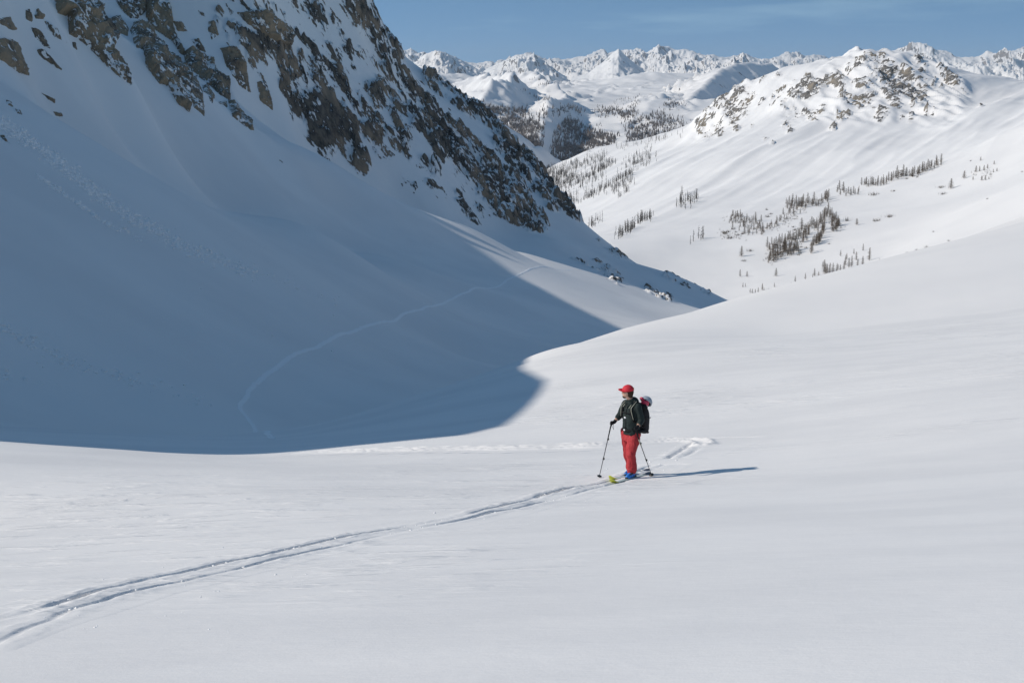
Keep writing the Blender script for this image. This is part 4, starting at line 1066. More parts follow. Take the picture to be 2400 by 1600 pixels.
for i, (u, v, px_, lab) in enumerate([(142, 851, 10, 'largest snow block of the lower debris trail, at the foot of the shaded slope'), (16, 868, 10, 'snow block at the left edge below the lower debris trail'), (65, 811, 7, 'snow block in the lower debris trail, left of the largest one'), (87, 850, 6, 'snow block left of the largest one and a little lower'), (168, 847, 7, 'snow block right of the largest one'), (197, 846, 6, 'second snow block to the right of the largest one'),
                                   (277, 890, 6, 'snow block low on the slope, right end of the lower debris trail'), (430, 903, 6, 'lone snow block on the blue slope left of the ski track bend'), (638, 787, 6, 'lone snow block in the middle of the blue slope'), (778, 824, 6, 'lone snow block just above the ski track in the shade'), (471, 677, 5, 'lone snow block above the middle of the blue slope'), (781, 740, 6, 'dark-edged snow block above the ski track in the shade'), (221, 505, 7, 'snow block at the lower end of the thin debris trail'), (100, 860, 5, 'small snow block just below left of the largest one')]):
    P = SA.hit([u], [v])[0]; r_ = px_ / 2 * P[1] / FPX
    k = 1 + .25 * rng.standard_normal((len(ICO_V), 1)).clip(-1.4, 1.4)
    o = mesh_from('snow_block', ICO_V * k * np.array([1.1, .9, .9]) * r_, ICO_F, M_CHUNK, True)
    o.location = (P[0], P[1], P[2] + r_ * .35); tag(o, lab, 'snow block')
# crumbs thrown up along the fresh track
r = np.random.default_rng(9)
C = np.r_[resample(TR_UP, .08), resample(TR_LO, .08)]
C = C[(C[:, 1] > 7)]
q = C[r.integers(0, len(C), 420)] + r.normal(0, .16, (420, 2))
q2 = C[r.integers(0, len(C), 60)] + r.normal(0, .7, (60, 2))
q = np.r_[q, q2]
P = np.c_[q, SA.z(q[:, 0], q[:, 1]) + snow_relief(q[:, 0], q[:, 1]) + .005]
chunks('snow_crumbs', P, .004 + .018 * r.random(len(q)) ** 3, 9, 'crumbs of snow lying along the fresh ski track')
PITS = [(520, 1475), (470, 1393), (500, 1390), (692, 1373), (213, 1472), (222, 1465), (375, 1327), (490, 1297), (480, 1310), (530, 1276), (1187, 1221), (655, 1343), (692, 1346), (818, 1314), (1070, 1190), (1356, 1117), (400, 1448), (200, 1350), (218, 1367), (135, 1400), (1372, 1190), (1260, 1220)]
pp = SA.hit([p[0] for p in PITS], [p[1] for p in PITS])
P = np.concatenate([pp + np.c_[r.normal(0, .06, len(pp)), r.normal(0, .16, len(pp)), 0 * pp[:, 0] + .01] for _ in range(3)])
P[:, 2] = SA.z(P[:, 0], P[:, 1]) + snow_relief(P[:, 0], P[:, 1])
chunks('snow_crumbs', P, .004 + .014 * r.random(len(P)) ** 2.5, 10, 'little heaps of loose snow beside the fresh ski track')

FAR = SA.hit(*zip(*[(640, 1030), (635, 1024), (597, 1001), (574, 971), (561, 955), (566, 943), (578, 929), (593, 902), (620, 880), (651, 860), (716, 820), (804, 782), (851, 767), (895, 755), (943, 737), (987, 726), (1045, 707), (1072, 694), (1099, 683), (1140, 675), (1171, 669), (1188, 655), (1225, 639), (1242, 630), (1259, 626), (1293, 628), (1344, 632)]))[:, :2]
C = smooth_line(FAR, .7, 2)[2:-2]
T = np.gradient(C, axis=0); T /= np.linalg.norm(T, axis=1)[:, None]; N = np.c_[T[:, 1], -T[:, 0]]
w = np.array([-.75, -.45, -.32, -.1, .1, .32, .45, .75]); hh = np.array([-.25, .06, .10, .03, .03, .10, .06, -.25])
jit = 1 + .35 * rng.standard_normal((len(C), 1)); wob = .12 * rng.standard_normal((len(C), 1))
sc_w = np.interp(C[:, 1], [45, 110, 420], [.22, .38, .70])[:, None]
X = C[:, 0:1] + N[:, 0:1] * (w * sc_w + wob * sc_w); Y = C[:, 1:2] + N[:, 1:2] * (w * sc_w + wob * sc_w)
Z = SA.z(X, Y) + snow_relief(X, Y) + hh * sc_w * np.where(hh > 0, jit, 1)
tag(grid_obj('ski_track', X, Y, Z, M_CHUNK), kind='structure')
# ------------------------------------------------------------------ the skier
G0 = SA.hit([1470], [1118])[0]
def gz(x, y):
    """snow height relative to the skier's spot"""
    X = np.array([G0[0] + x]); Y = np.array([G0[1] + y])
    return float((SA.z(X, Y) + snow_relief(X, Y))[0] - G0[2])
GV = Vector(G0)
def W(p): return Vector(p)
class Blob:
    """tapered limbs and ellipsoids fused into one skin"""
    def __init__(self): self.V, self.F = [], []
    def _add(self, v, f):
        b = len(self.V); self.V += v; self.F += [tuple(i + b for i in q) for q in f]
    def ell(self, c, r, rot=None, nu=14, nv=9):
        M = rot or Matrix.Identity(3); v, f = [], []
        for j in range(nv + 1):
            th = math.pi * j / nv
            for i in range(nu):
                ph = 2 * math.pi * i / nu
                v.append(Vector(c) + M @ Vector((r[0] * math.sin(th) * math.cos(ph), r[1] * math.sin(th) * math.sin(ph), r[2] * math.cos(th))))
        for j in range(nv):
            for i in range(nu):
                f.append((j * nu + i, (j + 1) * nu + i, (j + 1) * nu + (i + 1) % nu, j * nu + (i + 1) % nu))
        self._add(v, f)
    def limb(self, pts, rad, n=12, squash=None):
        """tube through pts with a radius at each, rounded ends"""
        pts = [Vector(p) for p in pts]
        for p, r_ in ((pts[0], rad[0]), (pts[-1], rad[-1])): self.ell(p, (r_, r_, r_), None, 10, 6)
        v, f = [], []
        for i, p in enumerate(pts):
            d = (pts[min(i + 1, len(pts) - 1)] - pts[max(i - 1, 0)]).normalized()
            s = d.cross(Vector((0.31, .95, .05))).normalized(); t = d.cross(s).normalized()
            for k in range(n):
                a = 2 * math.pi * k / n; v.append(p + (s * math.cos(a) + t * math.sin(a)) * rad[i])
        for i in range(len(pts) - 1):
            for k in range(n):
                f.append((i * n + k, i * n + (k + 1) % n, (i + 1) * n + (k + 1) % n, (i + 1) * n + k))
        f += [tuple(range(n - 1, -1, -1)), tuple(range((len(pts) - 1) * n, len(pts) * n))]
        self._add(v, f)
    def loft(self, secs, n=20):
        """stack of ellipses: (centre, half width along A, half width along B, A, B)"""
        v, f = [], []
        for c, ra, rb, A, B in secs:
            for k in range(n):
                a = 2 * math.pi * k / n; ca, sa = math.cos(a), math.sin(a)
                ca = math.copysign(abs(ca) ** .85, ca); sa = math.copysign(abs(sa) ** .85, sa)
                v.append(Vector(c) + A * (ra * ca) + B * (rb * sa))
        m = len(secs)
        for i in range(m - 1):
            for k in range(n): f.append((i * n + k, i * n + (k + 1) % n, (i + 1) * n + (k + 1) % n, (i + 1) * n + k))
        f += [tuple(range(n - 1, -1, -1)), tuple(range((m - 1) * n, m * n))]
        self._add(v, f)
    def skin(self, name, mat, parent, voxel=.012, smooth=4, folds=0.0, seed=0):
        me = bpy.data.meshes.new(name); me.from_pydata([tuple(p) for p in self.V], [], self.F)
        tmp = bpy.data.objects.new('tmp', me); COL.objects.link(tmp)
        m = tmp.modifiers.new('r', 'REMESH'); m.mode = 'VOXEL'; m.voxel_size = voxel
        if smooth:
            s = tmp.modifiers.new('s', 'SMOOTH'); s.iterations = smooth; s.factor = .5
        dg = bpy.context.evaluated_depsgraph_get()
        out = bpy.data.meshes.new_from_object(tmp.evaluated_get(dg))
        bpy.data.objects.remove(tmp); bpy.data.meshes.remove(me)
        if folds:
            co = np.empty(len(out.vertices) * 3, np.float32); out.vertices.foreach_get('co', co); co = co.reshape(-1, 3)
            no = np.empty(len(out.vertices) * 3, np.float32); out.vertices.foreach_get('normal', no); no = no.reshape(-1, 3)
            h = fbm(co[:, 0] * 9 + co[:, 2] * 4, co[:, 1] * 9, co[:, 2] * 6, 3, 700 + seed)
            out.vertices.foreach_set('co', (co + no * (h * folds)[:, None]).ravel())
        out.name = name
        for p in out.polygons: p.use_smooth = True
        out.materials.clear(); out.materials.append(mat)
        o = bpy.data.objects.new(name, out)
        return link(o, parent)
    def plain(self, name, mat, parent=None, smooth=True):
        me = bpy.data.meshes.new(name); me.from_pydata([tuple(p) for p in self.V], [], self.F); me.update()
        for p in me.polygons: p.use_smooth = smooth
        me.materials.append(mat)
        return link(bpy.data.objects.new(name, me), parent)
def root(name, label, cat, at=None):
    o = link(bpy.data.objects.new(name, None)); o.location = at if at is not None else GV; o.empty_display_size = .1
    return tag(o, label, cat)
M_SKIN = plain('skin', (.50, .30, .215), .55, .35, .12, 25)
M_HAIR = plain('brown_hair', (.05, .03, .018), .8, .2, .3, 60)
M_JACKET = plain('dark_green_jacket', (.020, .030, .028), .8, .25, .3, 14, bump=.004)
M_TROUS = plain('red_trousers', (.44, .040, .045), .75, .25, .16, 9, bump=.004)
M_CAP = plain('red_cap', (.60, .03, .045), .7, .3, .1, 20)
M_TAN = plain('tan_patch', (.55, .35, .12), .7, .3)
M_BLACK = plain('black_fabric', (.012, .012, .013), .8, .25, .3, 20)
M_PACK = plain('charcoal_pack_cloth', (.026, .026, .028), .75, .25, .3, 12, bump=.004)
M_BLUE = plain('blue_boot_shell', (.02, .19, .62), .35, .5)
M_BLKPL = plain('black_plastic', (.02, .021, .02), .4, .5)
M_PIPE = plain('pale_piping', (.42, .42, .33), .6, .3)
M_LIME = plain('lime_ski_tip', (.62, .66, .06), .4, .5)
M_SKI = plain('pale_green_topsheet', (.50, .60, .56), .35, .5, .12, 12)
M_SKITAIL = plain('dark_ski_tail', (.04, .035, .05), .4, .5)
M_ALU = plain('dark_metal_shaft', (.055, .055, .06), .35, .5, metal=.6)
M_GREY = plain('grey_helmet_shell', (.36, .40, .44), .4, .5)
M_PINK = plain('pink_goggle_lens', (.62, .045, .10), .3, .5)
M_WHITE = plain('white_buckle', (.8, .8, .8), .5, .4)

person = root('person', 'skier in red cap, dark jacket and red trousers standing on skis, looking left', 'person')
fT = Vector((-.82, -.57, 0)).normalized(); lT = Vector((fT.y * -1, fT.x, 0)).normalized()     # chest direction, its left
if lT.y > 0: lT = -lT
fS = Vector((-.53, -.85, 0)).normalized()                                                     # ski direction
fH = Vector((-.93, .30, 0)).normalized(); lH = Vector((-fH.y, fH.x, 0)).normalized()          # face direction
UP = Vector((0, 0, 1))
gL, gR = gz(.045, -.28), gz(.075, .30)
footL, footR = Vector((.045, -.28, gL + .03)), Vector((.075, .30, gR + .03))
hipL, hipR = Vector((.115, -.07, .93)), Vector((-.02, .07, .93))
kneeL, kneeR = Vector((.045, -.23, .52)), Vector((.02, .13, .53))
ankL, ankR = footL + Vector((.02, .03, .13)), footR + Vector((.02, .03, .13))
chest = Vector((.065, 0, 1.33)); neck = Vector((.035, -.005, 1.53)); head = Vector((-.02, .0, 1.715))
shL, shR = chest + lT * .185 + Vector((0, 0, .125)), chest - lT * .185 + Vector((0, 0, .125))
elL, elR = Vector((.225, -.20, 1.19)), Vector((-.155, .16, 1.215))
wrL, wrR = Vector((.135, -.36, 1.105)), Vector((-.265, .085, 1.095))
b = Blob()                                                                     # the body
b.ell(head + Vector((0, 0, .01)), (.085, .098, .112), Matrix((lH, fH, UP)).transposed())
b.ell(head + fH * .045 - UP * .06, (.056, .056, .06), Matrix((lH, fH, UP)).transposed())        # jaw
b.ell(head + fH * .105 - UP * .02, (.016, .022, .028), Matrix((lH, fH, UP)).transposed(), 8, 6)  # nose
for s in (-1, 1): b.ell(head + lH * .088 * s - UP * .015, (.014, .026, .034), Matrix((lH, fH, UP)).transposed(), 8, 6)   # ears
b.limb([neck - UP * .06, neck + UP * .05, head - UP * .07], [.066, .058, .058])
b.loft([(chest * .12 + Vector((.05, 0, .88)) * .88 + UP * 0, .15, .11, lT, fT), (Vector((.055, 0, 1.1)), .145, .10, lT, fT), (chest, .17, .115, lT, fT), (chest + UP * .16, .13, .085, lT, fT)])
for sh, el, wr in ((shL, elL, wrL), (shR, elR, wrR)):
    b.limb([sh, sh.lerp(el, .5), el, el.lerp(wr, .5), wr], [.055, .05, .042, .040, .028])
for hp, kn, an, ft in ((hipL, kneeL, ankL, footL), (hipR, kneeR, ankR, footR)):
    b.limb([hp, hp.lerp(kn, .5), kn, kn.lerp(an, .4), an], [.085, .07, .055, .055, .042])
    b.limb([an, ft + fS * .10 + UP * .03], [.04, .035])
def hand(b, wr, grip, axis, side):
    """palm and five fingers closed round a grip running along axis"""
    ax = Vector(axis).normalized(); to = (Vector(grip) - wr); to -= ax * to.dot(ax); to.normalize()
    palm = wr.lerp(Vector(grip), .62) - to * .012
    nrm = ax.cross(to).normalized() * side
    b.limb([wr, palm], [.026, .030])
    b.ell(palm, (.022, .036, .040), Matrix((nrm, to, ax)).transposed(), 10, 7)
    for k, ln in enumerate((.92, 1.0, .95, .78)):
        o_ = ax * (.03 - .02 * k)
        k0 = palm + to * .025 + o_ + nrm * .012
        k1 = k0 + to * .032 * ln + nrm * .010
        k2 = k1 + to * .006 - nrm * .030 * ln
        k3 = k2 - to * .022 * ln - nrm * .006
        b.limb([k0, k1, k2, k3], [.0105, .0100, .0095, .0085], 8)
    t0 = palm + ax * .030 - to * .004
    b.limb([t0, t0 + ax * .022 + to * .020 - nrm * .012, t0 + ax * .022 + to * .044 - nrm * .020], [.012, .011, .009], 8)
gripL, gripR = Vector((.105, -.41, 1.075)), Vector((-.325, .035, 1.08))
tipL, tipR = Vector((.485, .0, gz(.485, 0))), Vector((-.535, .26, gz(-.535, .26)))
axL, axR = (gripL - tipL).normalized(), (gripR - tipR).normalized()
body = b.skin('body', M_SKIN, person, .011, 3)
for side, wr, gp, ax in ((1, wrL, gripL, axL), (-1, wrR, gripR, axR)):
    g = Blob(); el_ = elL if side == 1 else elR
    g.limb([el_.lerp(wr, .80), wr], [.036, .034]); hand(g, wr, gp, ax, side)
    g.skin('glove', M_BLACK, person, .006, 1)
for s in (-1, 1):
    e = Blob(); e.ell(head + fH * .088 + lH * .034 * s + UP * .012, (.012, .008, .010), Matrix((lH, fH, UP)).transposed(), 8, 6); e.plain('eye', M_BLKPL, person)
h = Blob()                                                                     # hair and beard
RH = Matrix((lH, fH, UP)).transposed()
h.ell(head - fH * .028 + UP * .012, (.092, .092, .105), RH)
h.ell(head - fH * .06 - UP * .055, (.070, .045, .055), RH)
h.skin('hair', M_HAIR, person, .010, 2)
h = Blob(); h.ell(head + fH * .056 - UP * .088, (.052, .050, .038), RH); h.skin('beard', M_HAIR, person, .008, 2)
c = Blob()                                                                     # cap: crown, brim, button
tilt = Matrix.Rotation(R(10), 3, lH)
RC = (tilt @ RH)
cc = head + UP * .045 - fH * .004
v, f = [], []
nu, nv = 28, 9
for j in range(nv + 1):
    th = (math.pi / 2 + .12) * j / nv
    for i in range(nu):
        ph = 2 * math.pi * i / nu
        seam = 1 + .012 * abs(math.cos(3 * ph))
        v.append(cc + RC @ Vector((.108 * math.sin(th) * math.cos(ph) * seam, .118 * math.sin(th) * math.sin(ph) * seam, .108 * math.cos(th) ** (1 if math.cos(th) >= 0 else 1) if True else 0)))
for j in range(nv):
    for i in range(nu): f.append((j * nu + i, (j + 1) * nu + i, (j + 1) * nu + (i + 1) % nu, j * nu + (i + 1) % nu))
c._add(v, f); cap = c.plain('cap', M_CAP, person)
so = cap.modifiers.new('solid', 'SOLIDIFY'); so.thickness = .006; so.offset = 1
br = Blob(); v, f = [], []
for j in range(5):
    for i in range(13):
        ph = R(-62 + 124 * i / 12); t = j / 4
        rr = .115 + .075 * t * math.cos(ph) ** .7
        v.append(cc + RC @ Vector((rr * math.sin(ph) * (1 - .12 * t), rr * math.cos(ph), -.006 + .012 * t - .035 * (math.sin(ph) ** 2) * (.4 + t * .6) + .03 * t)))
for j in range(4):
    for i in range(12): f.append((j * 13 + i, j * 13 + i + 1, (j + 1) * 13 + i + 1, (j + 1) * 13 + i))
br._add(v, f); bo = br.plain('brim', M_CAP, cap); so = bo.modifiers.new('solid', 'SOLIDIFY'); so.thickness = .007
pb = Blob(); pb.ell(cc - RC @ Vector((0, .119, -.022)), (.022, .006, .016), RC, 10, 6); pb.plain('patch', M_TAN, cap)
j_ = Blob()                                                                    # jacket
j_.loft([(Vector((.065, 0, .895)), .195, .155, lT, fT), (Vector((.06, 0, 1.0)), .185, .145, lT, fT), (Vector((.058, 0, 1.12)), .18, .14, lT, fT), (chest - UP * .03, .195, .148, lT, fT), (chest + UP * .09, .195, .132, lT, fT), (chest + UP * .17, .13, .105, lT, fT), (neck + UP * .02, .085, .085, lT, fT)])
for sh, el, wr, t in ((shL, elL, wrL, .38), (shR, elR, wrR, .30)):
    j_.limb([sh, sh.lerp(el, .5), el, el.lerp(wr, t)], [.080, .072, .066, .062])
jacket = j_.skin('jacket', M_JACKET, person, .012, 3, .024, 1)
hd = Blob(); hd.ell(neck - fT * .085 + UP * .0, (.125, .085, .085), Matrix((lT, fT, UP)).transposed()); hd.ell(neck - fT * .03 + UP * .035, (.095, .10, .05), Matrix((lT, fT, UP)).transposed()); hd.skin('hood', M_JACKET, jacket, .012, 3, .010, 5)
for s in (1, -1):
    cl = Blob(); cl.limb([neck - fT * .07 + lT * .09 * s + UP * .02, neck + fT * .05 + lT * .075 * s + UP * .0, neck + fT * .105 + lT * .02 * s - UP * .09], [.022, .022, .016]); cl.skin('collar', M_JACKET, jacket, .009, 2)
t_ = Blob()                                                                    # trousers
t_.loft([(Vector((.062, 0, .99)), .165, .125, lT, fT), (Vector((.058, 0, .90)), .180, .140, lT, fT), (Vector((.05, 0, .82)), .185, .145, lT, fT), (Vector((.045, 0, .76)), .16, .13, lT, fT)])
for hp, kn, an in ((hipL, kneeL, ankL), (hipR, kneeR, ankR)):
    t_.limb([hp - UP * .03, hp.lerp(kn, .5), kn + fS * .02, kn.lerp(an, .5), an + UP * .05, an + UP * .01], [.125, .112, .098, .092, .095, .092], 16)
tr = t_.skin('trousers', M_TROUS, person, .012, 2, .034, 2)
pk = Blob(); pk.ell(Vector((.19, -.02, .77)), (.05, .07, .12)); pk.skin('pocket', M_TROUS, tr, .012, 3, .012, 8)
for ft, an in ((footL, ankL), (footR, ankR)):                                  # boots
    bt = Blob(); bt.limb([an + UP * .10 - fS * .015, an + UP * .02, ft - fS * .03 + UP * .06], [.068, .070, .066]); bt.limb([ft - fS * .08 + UP * .05, ft + fS * .06 + UP * .055, ft + fS * .15 + UP * .045], [.055, .058, .048])
    bo = bt.skin('boot', M_BLUE, person, .010, 2)
    sl = Blob(); sl.limb([ft - fS * .12 + UP * .022, ft + fS * .17 + UP * .022], [.040, .042]); sl.skin('sole', M_BLKPL, bo, .009, 1)
    for k in range(3):
        c_ = (ft + fS * (.02 + .06 * k) + UP * .10) if k < 2 else (an + UP * .06 + fS * .05)
        bk = Blob(); bk.ell(c_ + lT * .045, (.03, .016, .014)); bk.plain('buckle', M_BLKPL, bo)
zp = Blob(); zp.limb([neck + fT * .09 - UP * .02, chest + fT * .150, Vector((.058, 0, 1.12)) + fT * .148, Vector((.065, 0, .91)) + fT * .158], [.006] * 4, 6); zp.plain('zip', M_BLKPL, jacket)
pf = Blob(); pf.ell(Vector((.06, 0, 1.02)) + fT * .10 + lT * .115, (.05, .025, .012), Matrix((lT, fT, UP)).transposed(), 10, 6); pf.plain('pocket_flap', M_BLACK, jacket)
for kn, an in ((kneeL, ankL), (kneeR, ankR)):
    q_ = Blob(); q_.limb([an + UP * .055, an + UP * .02], [.100, .100], 14); q_.plain('hem', M_TROUS, tr)
cf = Blob(); cf.ell(chest + fT * .15 - UP * .10 - lT * .02, (.032, .018, .020), Matrix((lT, fT, UP)).transposed(), 10, 6); cf.plain('chest_buckle', M_WHITE, person)

def skirt(name, pts, rad, mat, parent):
    x = Blob(); x.limb(pts, rad, 8); return x.plain(name, mat, parent)
# ---- backpack
bk_o = root('backpack', "charcoal ski touring backpack on the skier's back", 'backpack')
pB = chest - fT * .285 - UP * .235; RT = Matrix((lT, fT, UP)).transposed()
p_ = Blob(); p_.loft([(pB - UP * .225 + fT * .02, .115, .075, lT, fT), (pB - UP * .19, .14, .10, lT, fT), (pB, .145, .105, lT, fT), (pB + UP * .18, .135, .10, lT, fT), (pB + UP * .255, .115, .085, lT, fT)], 24)
p_.skin('main_bag', M_PACK, bk_o, .012, 3, .016, 3)
p_ = Blob(); p_.loft([(pB + UP * .25 + fT * .03, .13, .095, lT, fT), (pB + UP * .31 + fT * .04, .135, .10, lT, fT), (pB + UP * .36 + fT * .05, .10, .075, lT, fT)], 24); p_.skin('top_lid', M_BLACK, bk_o, .012, 3, .012, 4)
p_ = Blob(); p_.limb([pB - UP * .20 - fT * .04 - lT * .02, pB - UP * .225 - fT * .11 - lT * .01, pB - UP * .245 - fT * .135], [.05, .034, .028]); p_.skin('bottom_loop', M_BLACK, bk_o, .010, 2)
for s in (1, -1):
    o1 = lT * .10 * s
    top = chest - fT * .13 + o1 * 1.0 + UP * .16; ov = chest + o1 * 1.05 + UP * .215; fr = chest + fT * .135 + o1 * 1.15 + UP * .06; lo = chest + fT * .10 + o1 * 1.7 - UP * .13; bk2 = pB + fT * .06 + o1 * 1.3 - UP * .12
    st = skirt('shoulder_strap', [top, ov, fr, lo, bk2], [.026, .030, .030, .022, .014], M_BLACK, bk_o)
    skirt('piping', [ov + lT * .028 * s + UP * .012, fr + lT * .032 * s + fT * .008 + UP * .06, fr + lT * .036 * s + fT * .01, lo + lT * .02 * s + fT * .02 + UP * .03], [.007] * 4, M_PIPE, st)
    skirt('piping', [ov - lT * .022 * s + UP * .014 - fT * .06, ov - lT * .024 * s + UP * .02, fr - lT * .028 * s + fT * .014 + UP * .05], [.006] * 3, M_PIPE, st)
    skirt('compression_strap', [pB + lT * .145 * s + UP * .10 + fT * .06, pB + lT * .158 * s + UP * .09 - fT * .02, pB + lT * .12 * s + UP * .085 - fT * .095], [.010] * 3, M_BLKPL, bk_o)
skirt('chest_strap', [chest + fT * .15 + lT * .12 - UP * .0, chest + fT * .165, chest + fT * .15 - lT * .12], [.011] * 3, M_BLACK, bk_o)
hb = Blob(); hb.limb([pB + fT * .08 + lT * .15 - UP * .15, chest + lT * .20 - UP * .36, chest + fT * .155 + lT * .06 - UP * .345, chest + fT * .155 - lT * .06 - UP * .345, chest - lT * .20 - UP * .36, pB + fT * .08 - lT * .15 - UP * .15], [.03] * 6); hb.plain('hip_belt', M_BLACK, bk_o)
bb = Blob(); bb.ell(chest + fT * .19 + lT * .01 - UP * .335, (.028, .012, .018), RT, 10, 6); bb.plain('belt_buckle', M_WHITE, bk_o)
fp = Blob(); fp.ell(pB - fT * .115 + UP * .13 - lT * .02, (.05, .03, .028), RT); fp.plain('side_buckle', M_BLKPL, bk_o)
# ---- helmet with goggles carried on top of the pack
hm_o = root('helmet', 'grey ski helmet with pink goggles strapped on top of the backpack', 'helmet')
hC = pB + UP * .385 - fT * .060 + lT * .02
out = Vector((.52, .58, .62)).normalized()                    # the dome points back, the open side with the goggles towards the slope
ha = out.cross(Vector((.3, .9, .1))).normalized(); hb_ = out.cross(ha).normalized()
v, f = [], []
nu, nv = 26, 10
for j in range(nv + 1):
    th = (math.pi / 2 + .15) * j / nv
    for i in range(nu):
        ph = 2 * math.pi * i / nu
        v.append(hC + (ha * math.cos(ph) * .125 + hb_ * math.sin(ph) * .112) * math.sin(th) + out * (.115 * math.cos(th)))
for j in range(nv):
    for i in range(nu): f.append((j * nu + i, (j + 1) * nu + i, (j + 1) * nu + (i + 1) % nu, j * nu + (i + 1) % nu))
s = Blob(); s._add(v, f); so_ = s.plain('shell', M_GREY, hm_o); so = so_.modifiers.new('solid', 'SOLIDIFY'); so.thickness = .018
gl = Vector((-.30, -.90, .10)).normalized(); ga = gl.cross(UP).normalized(); gb = gl.cross(ga).normalized()
g = Blob(); g.ell(hC + gl * .055 - out * .020, (.082, .034, .074), Matrix((ga, gl, gb)).transposed(), 18, 10); lens = g.plain('goggle_lens', M_PINK, hm_o)
g = Blob(); g.ell(hC - fT * -.10 + UP * .075 - lT * .02, (.050, .035, .032), RT, 14, 8); g.plain('goggle_strap', M_PINK, hm_o)
ring = [hC + gl * .10 + ga * (.048 * math.cos(a)) + gb * (.020 * math.sin(a)) - UP * .075 for a in np.linspace(0, 2 * math.pi, 15)]
skirt('chin_strap', ring, [.006] * 15, M_WHITE, hm_o)
li = Blob(); li.ell(hC - out * .02, (.10, .10, .05), Matrix((ha, hb_, out)).transposed()); li.plain('liner', M_BLACK, hm_o)
# ---- skis, each with its binding
def ski(ft, label):
    o = root('ski', label, 'ski')
    Lf, Lb, N = .86, .82, 30
    side = Vector((-fS.y, fS.x, 0)).normalized()
    def pts(t): return ft.x + fS.x * t, ft.y + fS.y * t
    def section(ts, name, mat, lift=0.0):
        v, f = [], []
        for t in ts:
            x, y = pts(t); g_ = gz(x, y)
            k = (t + Lb) / (Lf + Lb)
            hw = .043 + .017 * (2 * k - 1) ** 2 + (.006 if t > 0 else 0)
            hw *= min(1, max(.12, ((Lf - t) / .12 + .02)) ** .5) * min(1, max(.4, (t + Lb) / .05 + .4))
            rise = .085 * max(0, (t - Lf + .26) / .26) ** 2.2 + .02 * max(0, (-t - Lb + .12) / .12) ** 2
            z = g_ + .012 + rise + lift
            c_ = Vector((x, y, z))
            gs = (gz(x + side.x * .05, y + side.y * .05) - g_) / .05
            sv = Vector((side.x, side.y, gs))
            for sgn, dz in ((-1, 0), (1, 0), (1, .016), (-1, .016)): v.append(c_ + sv * hw * sgn + UP * dz)
        n = len(ts)
        for i in range(n - 1):
            for k in range(4): f.append((i * 4 + k, i * 4 + (k + 1) % 4, (i + 1) * 4 + (k + 1) % 4, (i + 1) * 4 + k))
        f += [(3, 2, 1, 0), ((n - 1) * 4, (n - 1) * 4 + 1, (n - 1) * 4 + 2, (n - 1) * 4 + 3)]
        x_ = Blob(); x_._add(v, f); return x_.plain(name, mat, o, False)
    section(list(np.linspace(-.55, .64, 18)), 'ski_body', M_SKI)
    section(list(np.linspace(.641, Lf, 12)), 'ski_tip', M_LIME)
    section(list(np.linspace(-Lb, -.551, 8)), 'ski_tail', M_SKITAIL)
    for t, nm, r_ in ((.17, 'toe_binding', (.035, .04, .03)), (-.16, 'heel_binding', (.038, .055, .045))):
        x, y = pts(t); q = Blob(); q.ell(Vector((x, y, gz(x, y) + .045)), r_, Matrix((side, fS, UP)).transposed(), 10, 6); q.ell(Vector((x, y, gz(x, y) + .03)), (r_[0] * 1.1, r_[1] * 1.3, .014), Matrix((side, fS, UP)).transposed(), 8, 4); q.plain(nm, M_BLKPL, o)
    return o
ski(footL, "pale green ski with lime tip under the skier's nearer foot")
ski(footR, "pale green ski with lime tip under the skier's farther foot, set back")
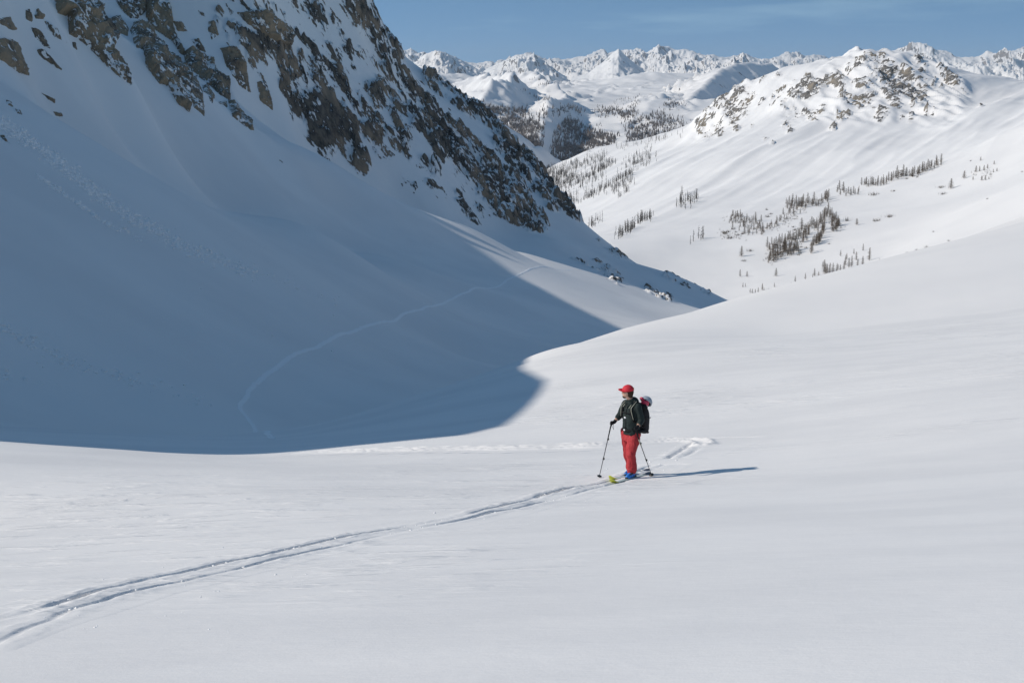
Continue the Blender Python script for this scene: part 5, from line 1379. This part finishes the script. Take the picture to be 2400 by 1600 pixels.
# ---- poles
def pole(grip, tip, ax, label, strap_dir, pale=False):
    o = root('ski_pole', label, 'ski pole')
    L = (grip - tip).length
    q = lambda t: tip + ax * t
    skirt('shaft', [q(.02), q(L * .5), q(L - .05)], [.0065, .008, .0085], M_ALU, o)
    skirt('tip', [q(-.03), q(.03)], [.003, .006], M_ALU, o)
    gx = Blob(); gx.limb([q(L - .30), q(L - .12), q(L - .06), q(L), q(L + .045)], [.011, .0125, .014, .0165, .018], 10); gx.plain('grip', M_BLACK, o)
    if pale:
        gg = skirt('grip_wrap', [q(L - .40), q(L - .24)], [.0125, .0135], M_PIPE, o)
    for t in (.36, .72):
        cl = Blob(); cl.limb([q(L * t - .022), q(L * t + .022)], [.0125, .0125], 8); cl.ell(q(L * t) + Vector((.012, -.012, 0)), (.014, .012, .022), None, 8, 6); cl.plain('clamp', M_BLKPL, o)
    v, f = [], []; a1 = ax.orthogonal().normalized(); a2 = ax.cross(a1)
    for r_, dz in ((.006, .012), (.03, .004), (.048, 0.0), (.048, -.006), (.006, -.004)):
        for k in range(16): v.append(q(.045 + dz) + (a1 * math.cos(k * math.pi / 8) + a2 * math.sin(k * math.pi / 8)) * r_)
    for i in range(4):
        for k in range(16): f.append((i * 16 + k, i * 16 + (k + 1) % 16, (i + 1) * 16 + (k + 1) % 16, (i + 1) * 16 + k))
    bq = Blob(); bq._add(v, f); bq.plain('basket', M_BLKPL, o)
    skirt('wrist_strap', [q(L + .03), q(L - .02) + strap_dir * .05, q(L - .13) + strap_dir * .075, q(L - .06) + strap_dir * .03, q(L + .02)], [.004] * 5, M_BLACK, o)
pole(gripL, tipL, axL, "ski pole in the skier's nearer hand, planted beside the ski tails", Vector((.3, -.9, 0)), True)
pole(gripR, tipR, axR, "ski pole in the skier's far gloved hand, planted at the left", Vector((.9, -.2, 0)))
# ------------------------------------------------------------------ the air
bpy.context.view_layer.update()
lo_z = min((o.matrix_world @ Vector(c)).z for o in scene.objects if o.type == 'MESH' and o.get('kind') == 'structure' for c in o.bound_box)
hi_z = max((o.matrix_world @ Vector(c)).z for o in scene.objects if o.type == 'MESH' and o.get('kind') == 'structure' for c in o.bound_box)
km = bpy.data.materials.new('thin_air'); km.use_nodes = True
for n in list(km.node_tree.nodes): km.node_tree.nodes.remove(n)
ko = km.node_tree.nodes.new('ShaderNodeOutputMaterial'); kv = km.node_tree.nodes.new('ShaderNodeVolumePrincipled')
kv.inputs['Color'].default_value = (.80, .90, 1.0, 1); kv.inputs['Density'].default_value = HAZE; kv.inputs['Anisotropy'].default_value = 0.0
km.node_tree.links.new(kv.outputs[0], ko.inputs['Volume'])
x0, x1, y0, y1, z0, z1 = -14000, 14000, -600, 22000, lo_z - 1, hi_z + 6
V = [(x, y, z) for x in (x0, x1) for y in (y0, y1) for z in (z0, z1)]
F = [(0, 1, 3, 2), (4, 6, 7, 5), (0, 4, 5, 1), (2, 3, 7, 6), (0, 2, 6, 4), (1, 5, 7, 3)]
hz = mesh_from('haze', np.array(V, float), np.array(F), km, False)
tag(hz, kind='stuff')
